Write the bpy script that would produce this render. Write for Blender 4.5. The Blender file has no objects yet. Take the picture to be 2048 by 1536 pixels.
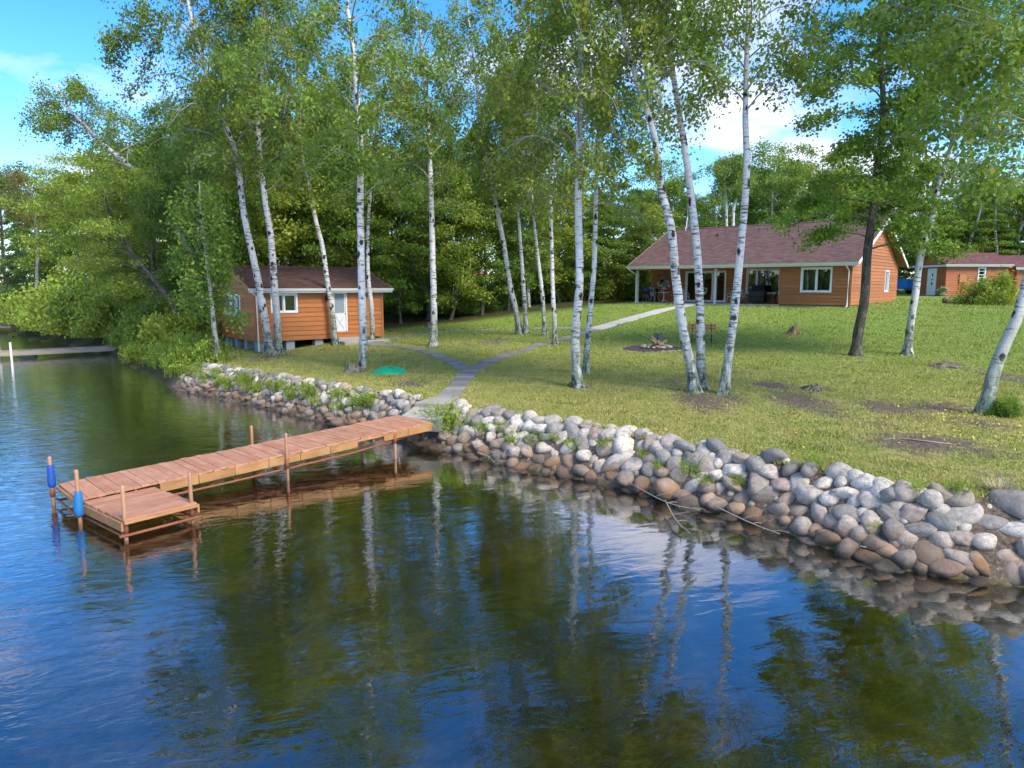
import bpy, bmesh, math, random
import numpy as np
from mathutils import Vector, Matrix

R = math.radians
S = bpy.context.scene
COL = S.collection
rng = np.random.default_rng(7)
random.seed(7)

# ------------------------------------------------------------------ camera, sky, sun, exposure
F_PX = 1422.0                                   # focal length in pixels of a 2048 px wide frame
CAM_H = 4.0                                     # metres above the lake
PITCH = math.atan(196.0 / F_PX)
cam = bpy.data.cameras.new('camera'); camo = bpy.data.objects.new('camera', cam); COL.objects.link(camo)
cam.sensor_width = 36.0; cam.lens = 36.0 * F_PX / 2048.0
cam.clip_start = 0.1; cam.clip_end = 3000
camo.location = (0, 0, CAM_H); camo.rotation_euler = (math.pi / 2 - PITCH, 0, 0)
S.camera = camo

SUN_DIR = Vector((0.62, -0.60, 0.88)).normalized()
SUN_EL = math.asin(SUN_DIR.z); SUN_AZ = math.atan2(SUN_DIR.x, SUN_DIR.y)
W = bpy.data.worlds.new('World'); S.world = W; W.use_nodes = True
wn = W.node_tree.nodes; wl = W.node_tree.links; wn.clear()
def wnode(t, **k):
    n = wn.new(t)
    for a, b in k.items(): setattr(n, a, b)
    return n
sky = wnode('ShaderNodeTexSky', sky_type='NISHITA', sun_disc=False)
sky.sun_elevation = SUN_EL; sky.sun_rotation = SUN_AZ; sky.air_density = 1.0; sky.dust_density = 0.15; sky.ozone_density = 5.0
hs = wnode('ShaderNodeHueSaturation'); hs.inputs['Hue'].default_value = 0.506; hs.inputs['Saturation'].default_value = 1.30; hs.inputs['Value'].default_value = 0.95
wl.new(sky.outputs[0], hs.inputs['Color'])
tc = wnode('ShaderNodeTexCoord'); sx = wnode('ShaderNodeSeparateXYZ'); wl.new(tc.outputs['Generated'], sx.inputs[0])
za = wnode('ShaderNodeMath', operation='ADD'); za.inputs[1].default_value = 0.22; wl.new(sx.outputs['Z'], za.inputs[0])
zm = wnode('ShaderNodeMath', operation='MAXIMUM'); zm.inputs[1].default_value = 0.12; wl.new(za.outputs[0], zm.inputs[0])
dx = wnode('ShaderNodeMath', operation='DIVIDE'); wl.new(sx.outputs['X'], dx.inputs[0]); wl.new(zm.outputs[0], dx.inputs[1])
dy = wnode('ShaderNodeMath', operation='DIVIDE'); wl.new(sx.outputs['Y'], dy.inputs[0]); wl.new(zm.outputs[0], dy.inputs[1])
cx = wnode('ShaderNodeCombineXYZ'); wl.new(dx.outputs[0], cx.inputs[0]); wl.new(dy.outputs[0], cx.inputs[1]); cx.inputs[2].default_value = 23.5
cn = wnode('ShaderNodeTexNoise'); cn.inputs['Scale'].default_value = 1.15; cn.inputs['Detail'].default_value = 7; cn.inputs['Roughness'].default_value = 0.55
wl.new(cx.outputs[0], cn.inputs['Vector'])
cr = wnode('ShaderNodeValToRGB'); cr.color_ramp.elements[0].position = 0.50; cr.color_ramp.elements[1].position = 0.66
cr.color_ramp.elements[1].color = (0.92, 0.92, 0.92, 1)
wl.new(cn.outputs['Fac'], cr.inputs[0])
mx = wnode('ShaderNodeMix', data_type='RGBA'); mx.inputs['B'].default_value = (4.1, 4.0, 4.4, 1)
wl.new(cr.outputs[0], mx.inputs['Factor']); wl.new(hs.outputs[0], mx.inputs['A'])
bg = wnode('ShaderNodeBackground'); bg.inputs['Strength'].default_value = 0.125
wl.new(mx.outputs['Result'], bg.inputs['Color'])
wo = wnode('ShaderNodeOutputWorld'); wl.new(bg.outputs[0], wo.inputs[0])

sun = bpy.data.lights.new('sun', 'SUN'); suno = bpy.data.objects.new('sun', sun); COL.objects.link(suno)
sun.energy = 2.05; sun.angle = R(22); sun.color = (1.0, 0.90, 0.74)
suno.rotation_euler = (-SUN_DIR).to_track_quat('-Z', 'Y').to_euler(); suno.location = (20, -20, 40)
S.view_settings.view_transform = 'Standard'; S.view_settings.look = 'None'
S.view_settings.exposure = 1.56; S.view_settings.gamma = 1.0; S.view_settings.use_curve_mapping = False
S.render.engine = 'CYCLES'
S.cycles.max_bounces = 5; S.cycles.transparent_max_bounces = 6; S.cycles.diffuse_bounces = 2; S.cycles.glossy_bounces = 2; S.cycles.transmission_bounces = 2
S.cycles.use_adaptive_sampling = True; S.cycles.adaptive_threshold = 0.03
S.cycles.use_denoising = True

# ------------------------------------------------------------------ measuring helpers (photo pixel -> place on the ground)
SP, CP = math.sin(PITCH), math.cos(PITCH)
def ray(px, py):
    a = (px - 1024) / F_PX; b = (768 - py) / F_PX
    return np.array([a, CP + b * SP, -SP + b * CP])
def at_z(px, py, z):
    r = ray(px, py); return r * ((z - CAM_H) / r[2]) + np.array([0, 0, CAM_H])
def at_y(px, py, Y):
    r = ray(px, py); return r * (Y / r[1]) + np.array([0, 0, CAM_H])

SHORE = np.array([(70, -34), (30, -8), (14, 3.4), (9.6, 7.2), (6.82, 9.01), (6.24, 9.22), (5.61, 9.56), (5.03, 10.12), (4.43, 11.2), (3.67, 12.1),
                  (2.63, 13.15), (1.33, 14.5), (-.27, 15.7), (-1.5, 16.85), (-2.42, 17.79), (-3.95, 19.2), (-5.25, 20.25), (-8.89, 23.7),
                  (-13.18, 27.31), (-15.97, 31.12), (-21.37, 38.09), (-23.33, 40.85), (-33.4, 51.5), (-43.2, 62), (-53, 73), (-66, 86), (-90, 120), (-140, 260), (-200, 900)], float)
def shore_d(x, y):
    x = np.asarray(x, float).ravel(); y = np.asarray(y, float).ravel()
    best = np.full(x.shape, 1e9); sg = np.ones(x.shape)
    for a, b in zip(SHORE[:-1], SHORE[1:]):
        d = b - a; L2 = d @ d
        t = np.clip(((x - a[0]) * d[0] + (y - a[1]) * d[1]) / L2, 0, 1)
        ex = x - a[0] - t * d[0]; ey = y - a[1] - t * d[1]
        e = np.hypot(ex, ey); m = e < best - 1e-9
        c = d[0] * ey - d[1] * ex                      # >0: left of travel = lake
        best = np.where(m, e, best); sg = np.where(m, np.where(c > 0, -1.0, 1.0), sg)
    return best * sg
QX = np.array([-60, 0, 20, 30, 40, 46, 52, 58, 64, 75, 110, 400, 2000.]); QZ = np.array([.85, .90, .93, 1.12, 1.42, 1.85, 2.4, 2.84, 2.9, 3.05, 3.5, 5, 14.])
def land_z(x, y):
    q = y + .86 * x
    z = (np.interp(q - 2, QX, QZ) + np.interp(q, QX, QZ) + np.interp(q + 2, QX, QZ)) / 3
    z = z + .28 * np.exp(-(((x + 8.1) / 2.3) ** 2 + ((y - 36.6) / 2.6) ** 2))
    z = z + .035 * np.sin(x * .7 + 1.3) * np.sin(y * .55) + .02 * np.sin(x * 1.9 + y * 1.3)
    return z
def gz(x, y):
    shp = np.shape(x); x = np.asarray(x, float).ravel(); y = np.asarray(y, float).ravel()
    d = shore_d(x, y); lz = land_z(x, y)
    wild = np.clip((-x - 13.5) / 4, 0, 1)
    run = .95 + .9 * wild
    t = np.clip(d / run, 0, 1)
    z = np.where(d > 0, -.10 + (lz + .10) * t ** .85, np.maximum(-2.2, -.10 + .20 * d))
    return z.reshape(shp) if shp else float(z[0])
_T = np.concatenate([np.arange(6, 60, .04), np.arange(60, 220, .3)])
def hit(px, py):
    r = ray(px, py); P = r[None, :] * _T[:, None]; P[:, 2] += CAM_H
    k = np.argmax(P[:, 2] < np.maximum(gz(P[:, 0], P[:, 1]), 0.0))
    return P[k] if k else P[-1]
def P3(x, y, dz=0.0): return np.array([x, y, gz(x, y) + dz])

# ------------------------------------------------------------------ mesh and object helpers
def link(o, parent=None):
    COL.objects.link(o)
    if parent is not None: o.parent = parent
    return o
def tag(o, label=None, cat=None, group=None, kind=None):
    for k, v in (('label', label), ('category', cat), ('group', group), ('kind', kind)):
        if v is not None: o[k] = v
    return o
def thing(name, label, cat, loc=(0, 0, 0), rz=0.0, group=None):
    o = bpy.data.objects.new(name, None); link(o); o.location = [float(c) for c in loc]; o.rotation_euler = (0, 0, rz)
    o.empty_display_size = .2
    return tag(o, label, cat, group)
def np_mesh(name, V, faces_n, Fi, mat, smooth=False):
    """V (n,3); Fi flat index array of polygons with faces_n corners each (int or array)"""
    me = bpy.data.meshes.new(name); V = np.asarray(V, np.float32); Fi = np.asarray(Fi, np.int32).ravel()
    me.vertices.add(len(V)); me.vertices.foreach_set('co', V.ravel())
    me.loops.add(len(Fi)); me.loops.foreach_set('vertex_index', Fi)
    n = len(Fi) // faces_n; me.polygons.add(n)
    me.polygons.foreach_set('loop_start', np.arange(n, dtype=np.int32) * faces_n)
    if smooth: me.polygons.foreach_set('use_smooth', np.ones(n, bool))
    me.update(calc_edges=True); me.validate()
    if mat: me.materials.append(mat)
    return me
class MB:
    def __init__(s): s.v = []; s.f = []
    def add(s, V, Fs):
        b = len(s.v); s.v.extend([tuple(map(float, p)) for p in V]); s.f.extend([tuple(i + b for i in f) for f in Fs]); return s
    def box(s, a, b):
        (x0, y0, z0), (x1, y1, z1) = a, b
        x0, x1 = min(x0, x1), max(x0, x1); y0, y1 = min(y0, y1), max(y0, y1); z0, z1 = min(z0, z1), max(z0, z1)
        return s.add([(x0, y0, z0), (x1, y0, z0), (x1, y1, z0), (x0, y1, z0), (x0, y0, z1), (x1, y0, z1), (x1, y1, z1), (x0, y1, z1)],
                     [(0, 3, 2, 1), (4, 5, 6, 7), (0, 1, 5, 4), (1, 2, 6, 5), (2, 3, 7, 6), (3, 0, 4, 7)])
    def hexa(s, P):
        return s.add(P, [(0, 3, 2, 1), (4, 5, 6, 7), (0, 1, 5, 4), (1, 2, 6, 5), (2, 3, 7, 6), (3, 0, 4, 7)])
    def tube(s, path, rad, sides=8, cap=True):
        V, Fs = tube(path, rad, sides)
        n = len(path); s.add(V, Fs + ([tuple(range(sides))[::-1], tuple(range((n - 1) * sides, n * sides))] if cap else []))
        return s
    def prism(s, poly, ext):
        n = len(poly); e = np.array(ext, float); A = [np.array(p, float) for p in poly]
        return s.add(A + [a + e for a in A], [tuple(range(n))[::-1], tuple(range(n, 2 * n))] + [(i, (i + 1) % n, n + (i + 1) % n, n + i) for i in range(n)])
    def lathe(s, prof, c=(0, 0, 0), sides=20):
        V = []; n = len(prof)
        for r, z in prof:
            for k in range(sides):
                a = 2 * math.pi * k / sides; V.append((c[0] + r * math.cos(a), c[1] + r * math.sin(a), c[2] + z))
        return s.add(V, [(i * sides + k, i * sides + (k + 1) % sides, (i + 1) * sides + (k + 1) % sides, (i + 1) * sides + k) for i in range(n - 1) for k in range(sides)])
    def mesh(s, name, mat, smooth=False, fix=True):
        me = bpy.data.meshes.new(name); me.from_pydata(s.v, [], s.f)
        if fix:
            bm = bmesh.new(); bm.from_mesh(me); bmesh.ops.recalc_face_normals(bm, faces=bm.faces); bm.to_mesh(me); bm.free()
        if smooth: me.polygons.foreach_set('use_smooth', [True] * len(me.polygons))
        me.update()
        if mat: me.materials.append(mat)
        return me
    def build(s, name, mat, parent=None, smooth=False, bevel=0):
        o = link(bpy.data.objects.new(name, s.mesh(name, mat, smooth)), parent)
        if bevel:
            m = o.modifiers.new('bevel', 'BEVEL'); m.width = bevel; m.segments = 2; m.limit_method = 'ANGLE'
        return o
def tube(path, rad, sides=8, lobe=None):
    path = np.asarray(path, float); n = len(path); rad = np.broadcast_to(np.asarray(rad, float), (n,))
    tg = np.gradient(path, axis=0); tg /= np.linalg.norm(tg, axis=1)[:, None] + 1e-9
    up = np.array([0, 0, 1.]) if abs(tg[:, 2]).mean() < .8 else np.array([1., 0, 0])
    a = np.cross(tg, up); a /= np.linalg.norm(a, axis=1)[:, None] + 1e-9; b = np.cross(a, tg)
    th = np.arange(sides) * 2 * math.pi / sides
    rr = rad[:, None] * (lobe if lobe is not None else np.ones((n, sides)))
    V = path[:, None, :] + (a[:, None, :] * np.cos(th)[None, :, None] + b[:, None, :] * np.sin(th)[None, :, None]) * rr[:, :, None]
    Fs = [(i * sides + k, i * sides + (k + 1) % sides, (i + 1) * sides + (k + 1) % sides, (i + 1) * sides + k) for i in range(n - 1) for k in range(sides)]
    return V.reshape(-1, 3), Fs
def catmull(P, n):
    P = np.asarray(P, float); Q = np.vstack([2 * P[0] - P[1], P, 2 * P[-1] - P[-2]])
    out = []; m = len(P) - 1
    for t in np.linspace(0, m - 1e-6, n):
        i = int(t); u = t - i; p0, p1, p2, p3 = Q[i:i + 4]
        out.append(.5 * (2 * p1 + (p2 - p0) * u + (2 * p0 - 5 * p1 + 4 * p2 - p3) * u * u + (3 * p1 - p0 - 3 * p2 + p3) * u ** 3))
    return np.array(out)
def copy_tree(o, parent=None):
    c = o.copy(); link(c)
    if parent is not None:
        c.parent = parent
    for ch in list(o.children): copy_tree(ch, c)
    return c

# ------------------------------------------------------------------ materials
class NT:
    def __init__(s, name):
        s.m = bpy.data.materials.new(name); s.m.use_nodes = True; s.t = s.m.node_tree; s.t.nodes.clear()
        s.out = s.n('ShaderNodeOutputMaterial')
    def n(s, t, ins=None, **k):
        nd = s.t.nodes.new(t)
        for a, b in k.items(): setattr(nd, a, b)
        for a, b in (ins or {}).items():
            if hasattr(b, 'links') or isinstance(b, bpy.types.NodeSocket): s.t.links.new(b, nd.inputs[a])
            else: nd.inputs[a].default_value = b
        return nd
    def l(s, a, b): s.t.links.new(a, b)
    def noise(s, vec, scale, detail=4, rough=.55, dist=0):
        return s.n('ShaderNodeTexNoise', {'Vector': vec, 'Scale': scale, 'Detail': detail, 'Roughness': rough, 'Distortion': dist}).outputs['Fac']
    def ramp(s, fac, stops):
        r = s.n('ShaderNodeValToRGB', {'Fac': fac}); e = r.color_ramp.elements
        while len(e) < len(stops): e.new(.5)
        for k, (p, c) in zip(e, stops):
            k.position = p; k.color = (c, c, c, 1) if isinstance(c, (int, float)) else (*c, 1)
        return r.outputs['Color']
    def mix(s, fac, a, b, mode='MIX'):
        nd = s.n('ShaderNodeMix', data_type='RGBA', blend_type=mode)
        for k, v in (('Factor', fac), ('A', a), ('B', b)):
            if isinstance(v, bpy.types.NodeSocket): s.l(v, nd.inputs[k])
            else: nd.inputs[k].default_value = v if k == 'Factor' else (*v, 1)
        return nd.outputs['Result']
    def math(s, op, a, b=0.0, c=None):
        d = {0: a, 1: b}
        if c is not None: d[2] = c
        return s.n('ShaderNodeMath', d, operation=op).outputs[0]
    def obj(s): return s.n('ShaderNodeTexCoord').outputs['Object']
    def pos(s): return s.n('ShaderNodeNewGeometry').outputs['Position']
    def isl(s): return s.n('ShaderNodeNewGeometry').outputs['Random Per Island']
    def rnd(s): return s.n('ShaderNodeObjectInfo').outputs['Random']
    def map(s, vec, scale=(1, 1, 1), loc=(0, 0, 0)): return s.n('ShaderNodeMapping', {'Vector': vec, 'Scale': scale, 'Location': loc}).outputs[0]
    def off(s, vec, amt=50.0):
        r = s.math('MULTIPLY', s.rnd(), amt); c = s.n('ShaderNodeCombineXYZ', {0: r, 1: r, 2: r}).outputs[0]
        return s.n('ShaderNodeVectorMath', {0: vec, 1: c}, operation='ADD').outputs[0]
    def bump(s, h, strength=.3, dist=.02):
        return s.n('ShaderNodeBump', {'Height': h, 'Strength': strength, 'Distance': dist}).outputs[0]
    def pbr(s, col, rough=.6, normal=None, spec=.4, metal=0.0):
        p = s.n('ShaderNodeBsdfPrincipled')
        for k, v in (('Base Color', col), ('Roughness', rough), ('Specular IOR Level', spec), ('Metallic', metal)):
            if isinstance(v, bpy.types.NodeSocket): s.l(v, p.inputs[k])
            else: p.inputs[k].default_value = (*v, 1) if k == 'Base Color' else v
        if normal is not None: s.l(normal, p.inputs['Normal'])
        return p
    def done(s, shader): s.l(shader.outputs[0], s.out.inputs[0]); return s.m
def plain(name, c, rough=.6, var=.18, scale=6, spec=.4, metal=0.0, bump=.15, objvar=.12):
    t = NT(name); o = t.off(t.obj()); nf = t.noise(o, scale, 5)
    k = t.math('ADD', 1 - var, t.math('MULTIPLY', nf, 2 * var))
    k = t.math('MULTIPLY', k, t.math('ADD', 1 - objvar, t.math('MULTIPLY', t.rnd(), 2 * objvar)))
    col = t.mix(1.0, c, t.n('ShaderNodeCombineXYZ', {0: k, 1: k, 2: k}).outputs[0], 'MULTIPLY')
    return t.done(t.pbr(col, rough, t.bump(t.noise(o, scale * 6, 4), bump, .01), spec, metal))
def wood(name, c, dark=.55, rough=.65, axis=0, fade=None, scale=1.0):
    t = NT(name); o = t.off(t.obj()); sc = [22 * scale] * 3; sc[axis] = 1.6 * scale
    g = t.noise(t.map(o, sc), 1.0, 6, .6); b = t.noise(o, 2.2, 3)
    col = t.mix(t.ramp(g, [(.3, 0), (.7, 1)]), tuple(x * dark for x in c), c)
    if fade: col = t.mix(t.ramp(b, [(.4, 0), (.7, .8)]), col, fade)
    k = t.math('ADD', .90, t.math('MULTIPLY', t.rnd(), .18))
    col = t.mix(1.0, col, t.n('ShaderNodeCombineXYZ', {0: k, 1: k, 2: k}).outputs[0], 'MULTIPLY')
    return t.done(t.pbr(col, rough, t.bump(g, .3, .004), .3))
M = {}
def lawn_colour(t):
    p = t.pos()
    a = t.noise(p, .22, 4, .6); b = t.noise(p, 1.3, 5, .6); c = t.noise(p, 14, 3, .6)
    col = t.mix(t.ramp(a, [(.36, 0), (.62, 1)]), (.30, .295, .075), (.215, .265, .055))
    col = t.mix(t.ramp(b, [(.40, 0), (.70, .9)]), col, (.40, .345, .13))
    sy = t.n('ShaderNodeSeparateXYZ', {0: p}); q = t.math('ADD', sy.outputs[1], t.math('MULTIPLY', sy.outputs[0], .86))
    far = t.ramp(t.math('DIVIDE', t.math('ADD', q, t.math('MULTIPLY', b, 14)), 80), [(.42, 0), (.62, .75)])
    col = t.mix(far, col, (.15, .255, .036))                                  # greener, better watered grass up by the house
    col = t.mix(t.ramp(c, [(.3, .3), (.6, 0)]), col, (.11, .12, .03))
    return col, b, c
def mat_ground():
    t = NT('ground_lawn_and_lakebed'); p = t.pos(); col, b, c = lawn_colour(t)
    at = t.n('ShaderNodeAttribute', attribute_name='bare').outputs['Fac']
    n1 = t.noise(p, 4.0, 8, .75); bare = t.ramp(t.math('ADD', at, t.math('MULTIPLY', t.math('SUBTRACT', n1, .5), 2.3)), [(.40, 0), (.74, 1)])
    dirt = t.ramp(t.noise(p, 16, 5, .7), [(.3, (.05, .038, .03)), (.55, (.15, .115, .085)), (.75, (.36, .30, .23))])
    col = t.mix(bare, col, dirt)
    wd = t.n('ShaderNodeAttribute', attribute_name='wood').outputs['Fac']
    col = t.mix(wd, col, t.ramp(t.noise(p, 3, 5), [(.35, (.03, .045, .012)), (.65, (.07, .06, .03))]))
    bed = t.ramp(t.noise(p, .55, 6, .6, .6), [(.34, (.03, .034, .008)), (.47, (.085, .085, .016)), (.60, (.22, .19, .03)), (.75, (.13, .10, .035))])
    bed = t.mix(t.ramp(t.noise(p, 7, 5), [(.35, .55), (.65, 0)]), bed, (.02, .022, .008))
    z = t.n('ShaderNodeSeparateXYZ', {0: p}).outputs[2]
    under = t.ramp(t.math('ADD', z, .5), [(.40, 1), (.62, 0)])
    col = t.mix(under, col, bed)
    h = t.math('ADD', t.math('MULTIPLY', t.noise(p, 45, 4, .7), .6), t.math('MULTIPLY', b, .6))
    return t.done(t.pbr(col, .95, t.bump(h, .8, .05), .1))
M['ground'] = mat_ground()
def mat_grass():
    t = NT('grass_blades'); col, b, c = lawn_colour(t); i = t.isl()
    col = t.mix(1.0, col, (1.25, 1.22, 1.2), 'MULTIPLY'); col = t.mix(t.ramp(i, [(0, .0), (.45, .1), (1, .75)]), col, (.44, .42, .14))
    d = t.pbr(col, .7, None, .2); tr = t.n('ShaderNodeBsdfTranslucent', {'Color': col})
    return t.done(t.n('ShaderNodeMixShader', {0: .25, 1: d.outputs[0], 2: tr.outputs[0]}))
M['grass'] = mat_grass()
def mat_water():
    t = NT('lake_water'); p = t.pos()
    sep = t.n('ShaderNodeSeparateXYZ', {0: p})
    pr = t.n('ShaderNodeVectorRotate', {'Vector': p, 'Angle': -.35}, rotation_type='Z_AXIS').outputs[0]
    w1 = t.noise(t.map(pr, (.55, 1.25, 1)), .95, 2, .5, .6)            # lazy swell
    w2 = t.noise(t.map(pr, (.6, 1.5, 1)), 3.2, 3, .55, .9)             # ripples
    w3 = t.noise(t.map(p, (.8, 1.2, 1)), 11, 2, .5, .4)
    zone = t.ramp(t.math('ADD', t.math('MULTIPLY', sep.outputs[0], -.055), t.math('MULTIPLY', t.noise(p, .22, 3, .6), .9)), [(.36, .10), (.66, .25), (1.0, .58)])   # the breeze ruffles the open water at left
    h = t.math('ADD', t.math('MULTIPLY', w1, .42), t.math('MULTIPLY', t.math('MULTIPLY', w2, zone), 1.0))
    h = t.math('ADD', h, t.math('MULTIPLY', t.math('MULTIPLY', w3, zone), .10))
    nb = t.n('ShaderNodeBump', {'Height': h, 'Strength': .5, 'Distance': .05}).outputs[0]
    fr = t.n('ShaderNodeFresnel', {'IOR': 1.45, 'Normal': nb}).outputs[0]
    fr = t.math('MINIMUM', t.math('ADD', t.math('MULTIPLY', fr, 1.65), .12), 1.0)
    g = t.n('ShaderNodeBsdfGlossy', {'Color': (1, 1, 1, 1), 'Roughness': .015, 'Normal': nb})
    tr = t.n('ShaderNodeBsdfTransparent', {'Color': (.78, .74, .46, 1)})
    return t.done(t.n('ShaderNodeMixShader', {0: fr, 1: tr.outputs[0], 2: g.outputs[0]}))
M['water'] = mat_water()
def mat_leaf(name, stops, trans=.38, rough=.55):
    t = NT(name); i = t.isl(); col = t.ramp(i, stops)
    big = t.noise(t.off(t.obj()), .8, 4); col = t.mix(t.ramp(big, [(.38, .0), (.66, .6)]), col, tuple(min(1, x * 1.45) for x in stops[-2][1]))
    k = t.math('ADD', .84, t.math('MULTIPLY', t.rnd(), .32))
    col = t.mix(1.0, col, t.n('ShaderNodeCombineXYZ', {0: k, 1: k, 2: k}).outputs[0], 'MULTIPLY')
    d = t.pbr(col, rough, None, .35); tr = t.n('ShaderNodeBsdfTranslucent', {'Color': t.mix(.5, col, (.36, .46, .05))})
    return t.done(t.n('ShaderNodeMixShader', {0: trans, 1: d.outputs[0], 2: tr.outputs[0]}))
M['leaf_birch'] = mat_leaf('birch_leaves', [(0, (0.053, 0.121, 0.018)), (.5, (0.112, 0.213, 0.029)), (.93, (0.180, 0.270, 0.039)), (1, (0.420, 0.341, 0.039))])
M['leaf_yellow'] = mat_leaf('yellowing_birch_leaves', [(0, (0.090, 0.156, 0.021)), (.5, (0.180, 0.270, 0.034)), (.86, (0.285, 0.341, 0.046)), (1, (0.540, 0.426, 0.046))])
M['leaf_dark'] = mat_leaf('dark_green_leaves', [(0, (0.033, 0.085, 0.016)), (.5, (0.068, 0.149, 0.023)), (.95, (0.128, 0.213, 0.033)), (1, (0.210, 0.241, 0.039))])
M['leaf_maple'] = mat_leaf('maple_leaves', [(0, (0.045, 0.114, 0.017)), (.5, (0.090, 0.199, 0.026)), (.9, (0.180, 0.284, 0.036)), (1, (0.300, 0.312, 0.039))])
M['leaf_ash'] = mat_leaf('light_green_leaves', [(0, (0.128, 0.213, 0.029)), (.5, (0.210, 0.327, 0.039)), (.92, (0.315, 0.412, 0.058)), (1, (0.630, 0.426, 0.039))])
M['leaf_conifer'] = mat_leaf('conifer_needles', [(0, (0.018, 0.050, 0.018)), (.5, (0.036, 0.085, 0.029)), (.95, (0.068, 0.128, 0.039)), (1, (0.090, 0.142, 0.039))], .12)
M['leaf_brown'] = mat_leaf('browning_leaves', [(0, (0.150, 0.099, 0.039)), (.5, (0.255, 0.156, 0.058)), (.8, (0.180, 0.185, 0.046)), (1, (0.390, 0.213, 0.078))])
M['leaf_weed'] = mat_leaf('weed_leaves', [(0, (0.090, 0.185, 0.021)), (.5, (0.180, 0.298, 0.036)), (.85, (0.285, 0.369, 0.046)), (1, (0.480, 0.426, 0.065))])
M['petal_pink'] = plain('pink_petals', (.62, .25, .42), .6, .2); M['petal_purple'] = plain('purple_petals', (.12, .04, .20), .6, .2); M['petal_white'] = plain('white_petals', (.75, .72, .70), .6, .1)
M['petal_yellow'] = plain('yellow_petals', (.50, .40, .06), .6, .2); M['straw'] = plain('dry_grass_straw', (.50, .42, .25), .8, .2)
def mat_birch(name, base, lichen):
    t = NT(name); o = t.off(t.obj(), 30)
    dash = t.noise(t.map(o, (3.2, 3.2, 17)), 1.0, 5, .65)
    knot = t.n('ShaderNodeTexVoronoi', {'Vector': t.map(o, (3.6, 3.6, 2.3)), 'Scale': 1.0, 'Randomness': 1.0}).outputs['Distance']
    kn = t.ramp(t.math('ADD', knot, t.math('MULTIPLY', t.math('SUBTRACT', t.noise(o, 9, 4), .5), .35)), [(.20, 1), (.30, 0)])
    patch = t.noise(t.map(o, (.9, .9, .9)), 1.0, 3)
    col = t.mix(t.ramp(t.noise(t.map(o, (2, 2, 5)), 1.0, 4), [(.3, 0), (.7, 1)]), base, tuple(c * .80 for c in base))
    col = t.mix(t.ramp(t.math('ADD', dash, t.math('MULTIPLY', t.math('SUBTRACT', patch, .5), .45)), [(.52, 0), (.62, .95)]), col, (.07, .065, .06))
    col = t.mix(kn, col, (.028, .027, .027))
    z = t.n('ShaderNodeSeparateXYZ', {0: t.obj()}).outputs[2]
    low = t.math('MULTIPLY', t.ramp(t.math('DIVIDE', z, 4), [(.05, 1), (.60, 0)]), t.ramp(t.noise(t.map(o, (1, 1, .5)), 7, 5, .7), [(.34, 0), (.56, 1)]))
    col = t.mix(low, col, lichen)
    crack = t.math('MULTIPLY', t.ramp(t.math('DIVIDE', z, 3), [(.02, 1), (.60, 0)]), t.ramp(t.noise(t.map(o, (9, 9, 2.2)), 1.0, 5, .7, .6), [(.50, 0), (.58, 1)]))
    col = t.mix(crack, col, (.035, .033, .03))
    h = t.math('SUBTRACT', t.noise(t.map(o, (8, 8, 14)), 2.0, 5, .7), t.math('MULTIPLY', kn, .6))
    return t.done(t.pbr(col, .72, t.bump(h, .6, .02), .25))
M['bark_birch'] = mat_birch('birch_bark', (.66, .645, .62), (.19, .23, .14))
M['bark_grey'] = mat_birch('grey_aspen_bark', (.40, .41, .36), (.17, .20, .12))
M['bark_pale'] = mat_birch('lichened_birch_bark', (.50, .50, .45), (.24, .29, .18))
def mat_bark(name, c):
    t = NT(name); o = t.off(t.obj(), 30); g = t.noise(t.map(o, (14, 14, 2.4)), 1.0, 6, .7, .5)
    col = t.ramp(g, [(.32, tuple(x * .22 for x in c)), (.52, c), (.75, tuple(min(1, x * 1.9) for x in c))])
    col = t.mix(t.ramp(t.noise(o, 3, 5, .7), [(.52, 0), (.66, .7)]), col, (.22, .25, .15))
    return t.done(t.pbr(col, .9, t.bump(g, 1.0, .04), .15))
M['bark'] = mat_bark('dark_ridged_bark', (.10, .088, .07)); M['bark_dead'] = mat_bark('weathered_stump_wood', (.19, .16, .125)); M['branch'] = plain('grey_birch_branch', (.30, .28, .255), .8, .3, 8); M['twig'] = plain('twig_bark', (.13, .105, .085), .8)
M['twig_pale'] = plain('pale_dead_wood', (.30, .265, .22), .8, .2); M['stump_tan'] = mat_bark('split_tan_wood', (.30, .19, .10))
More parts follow.
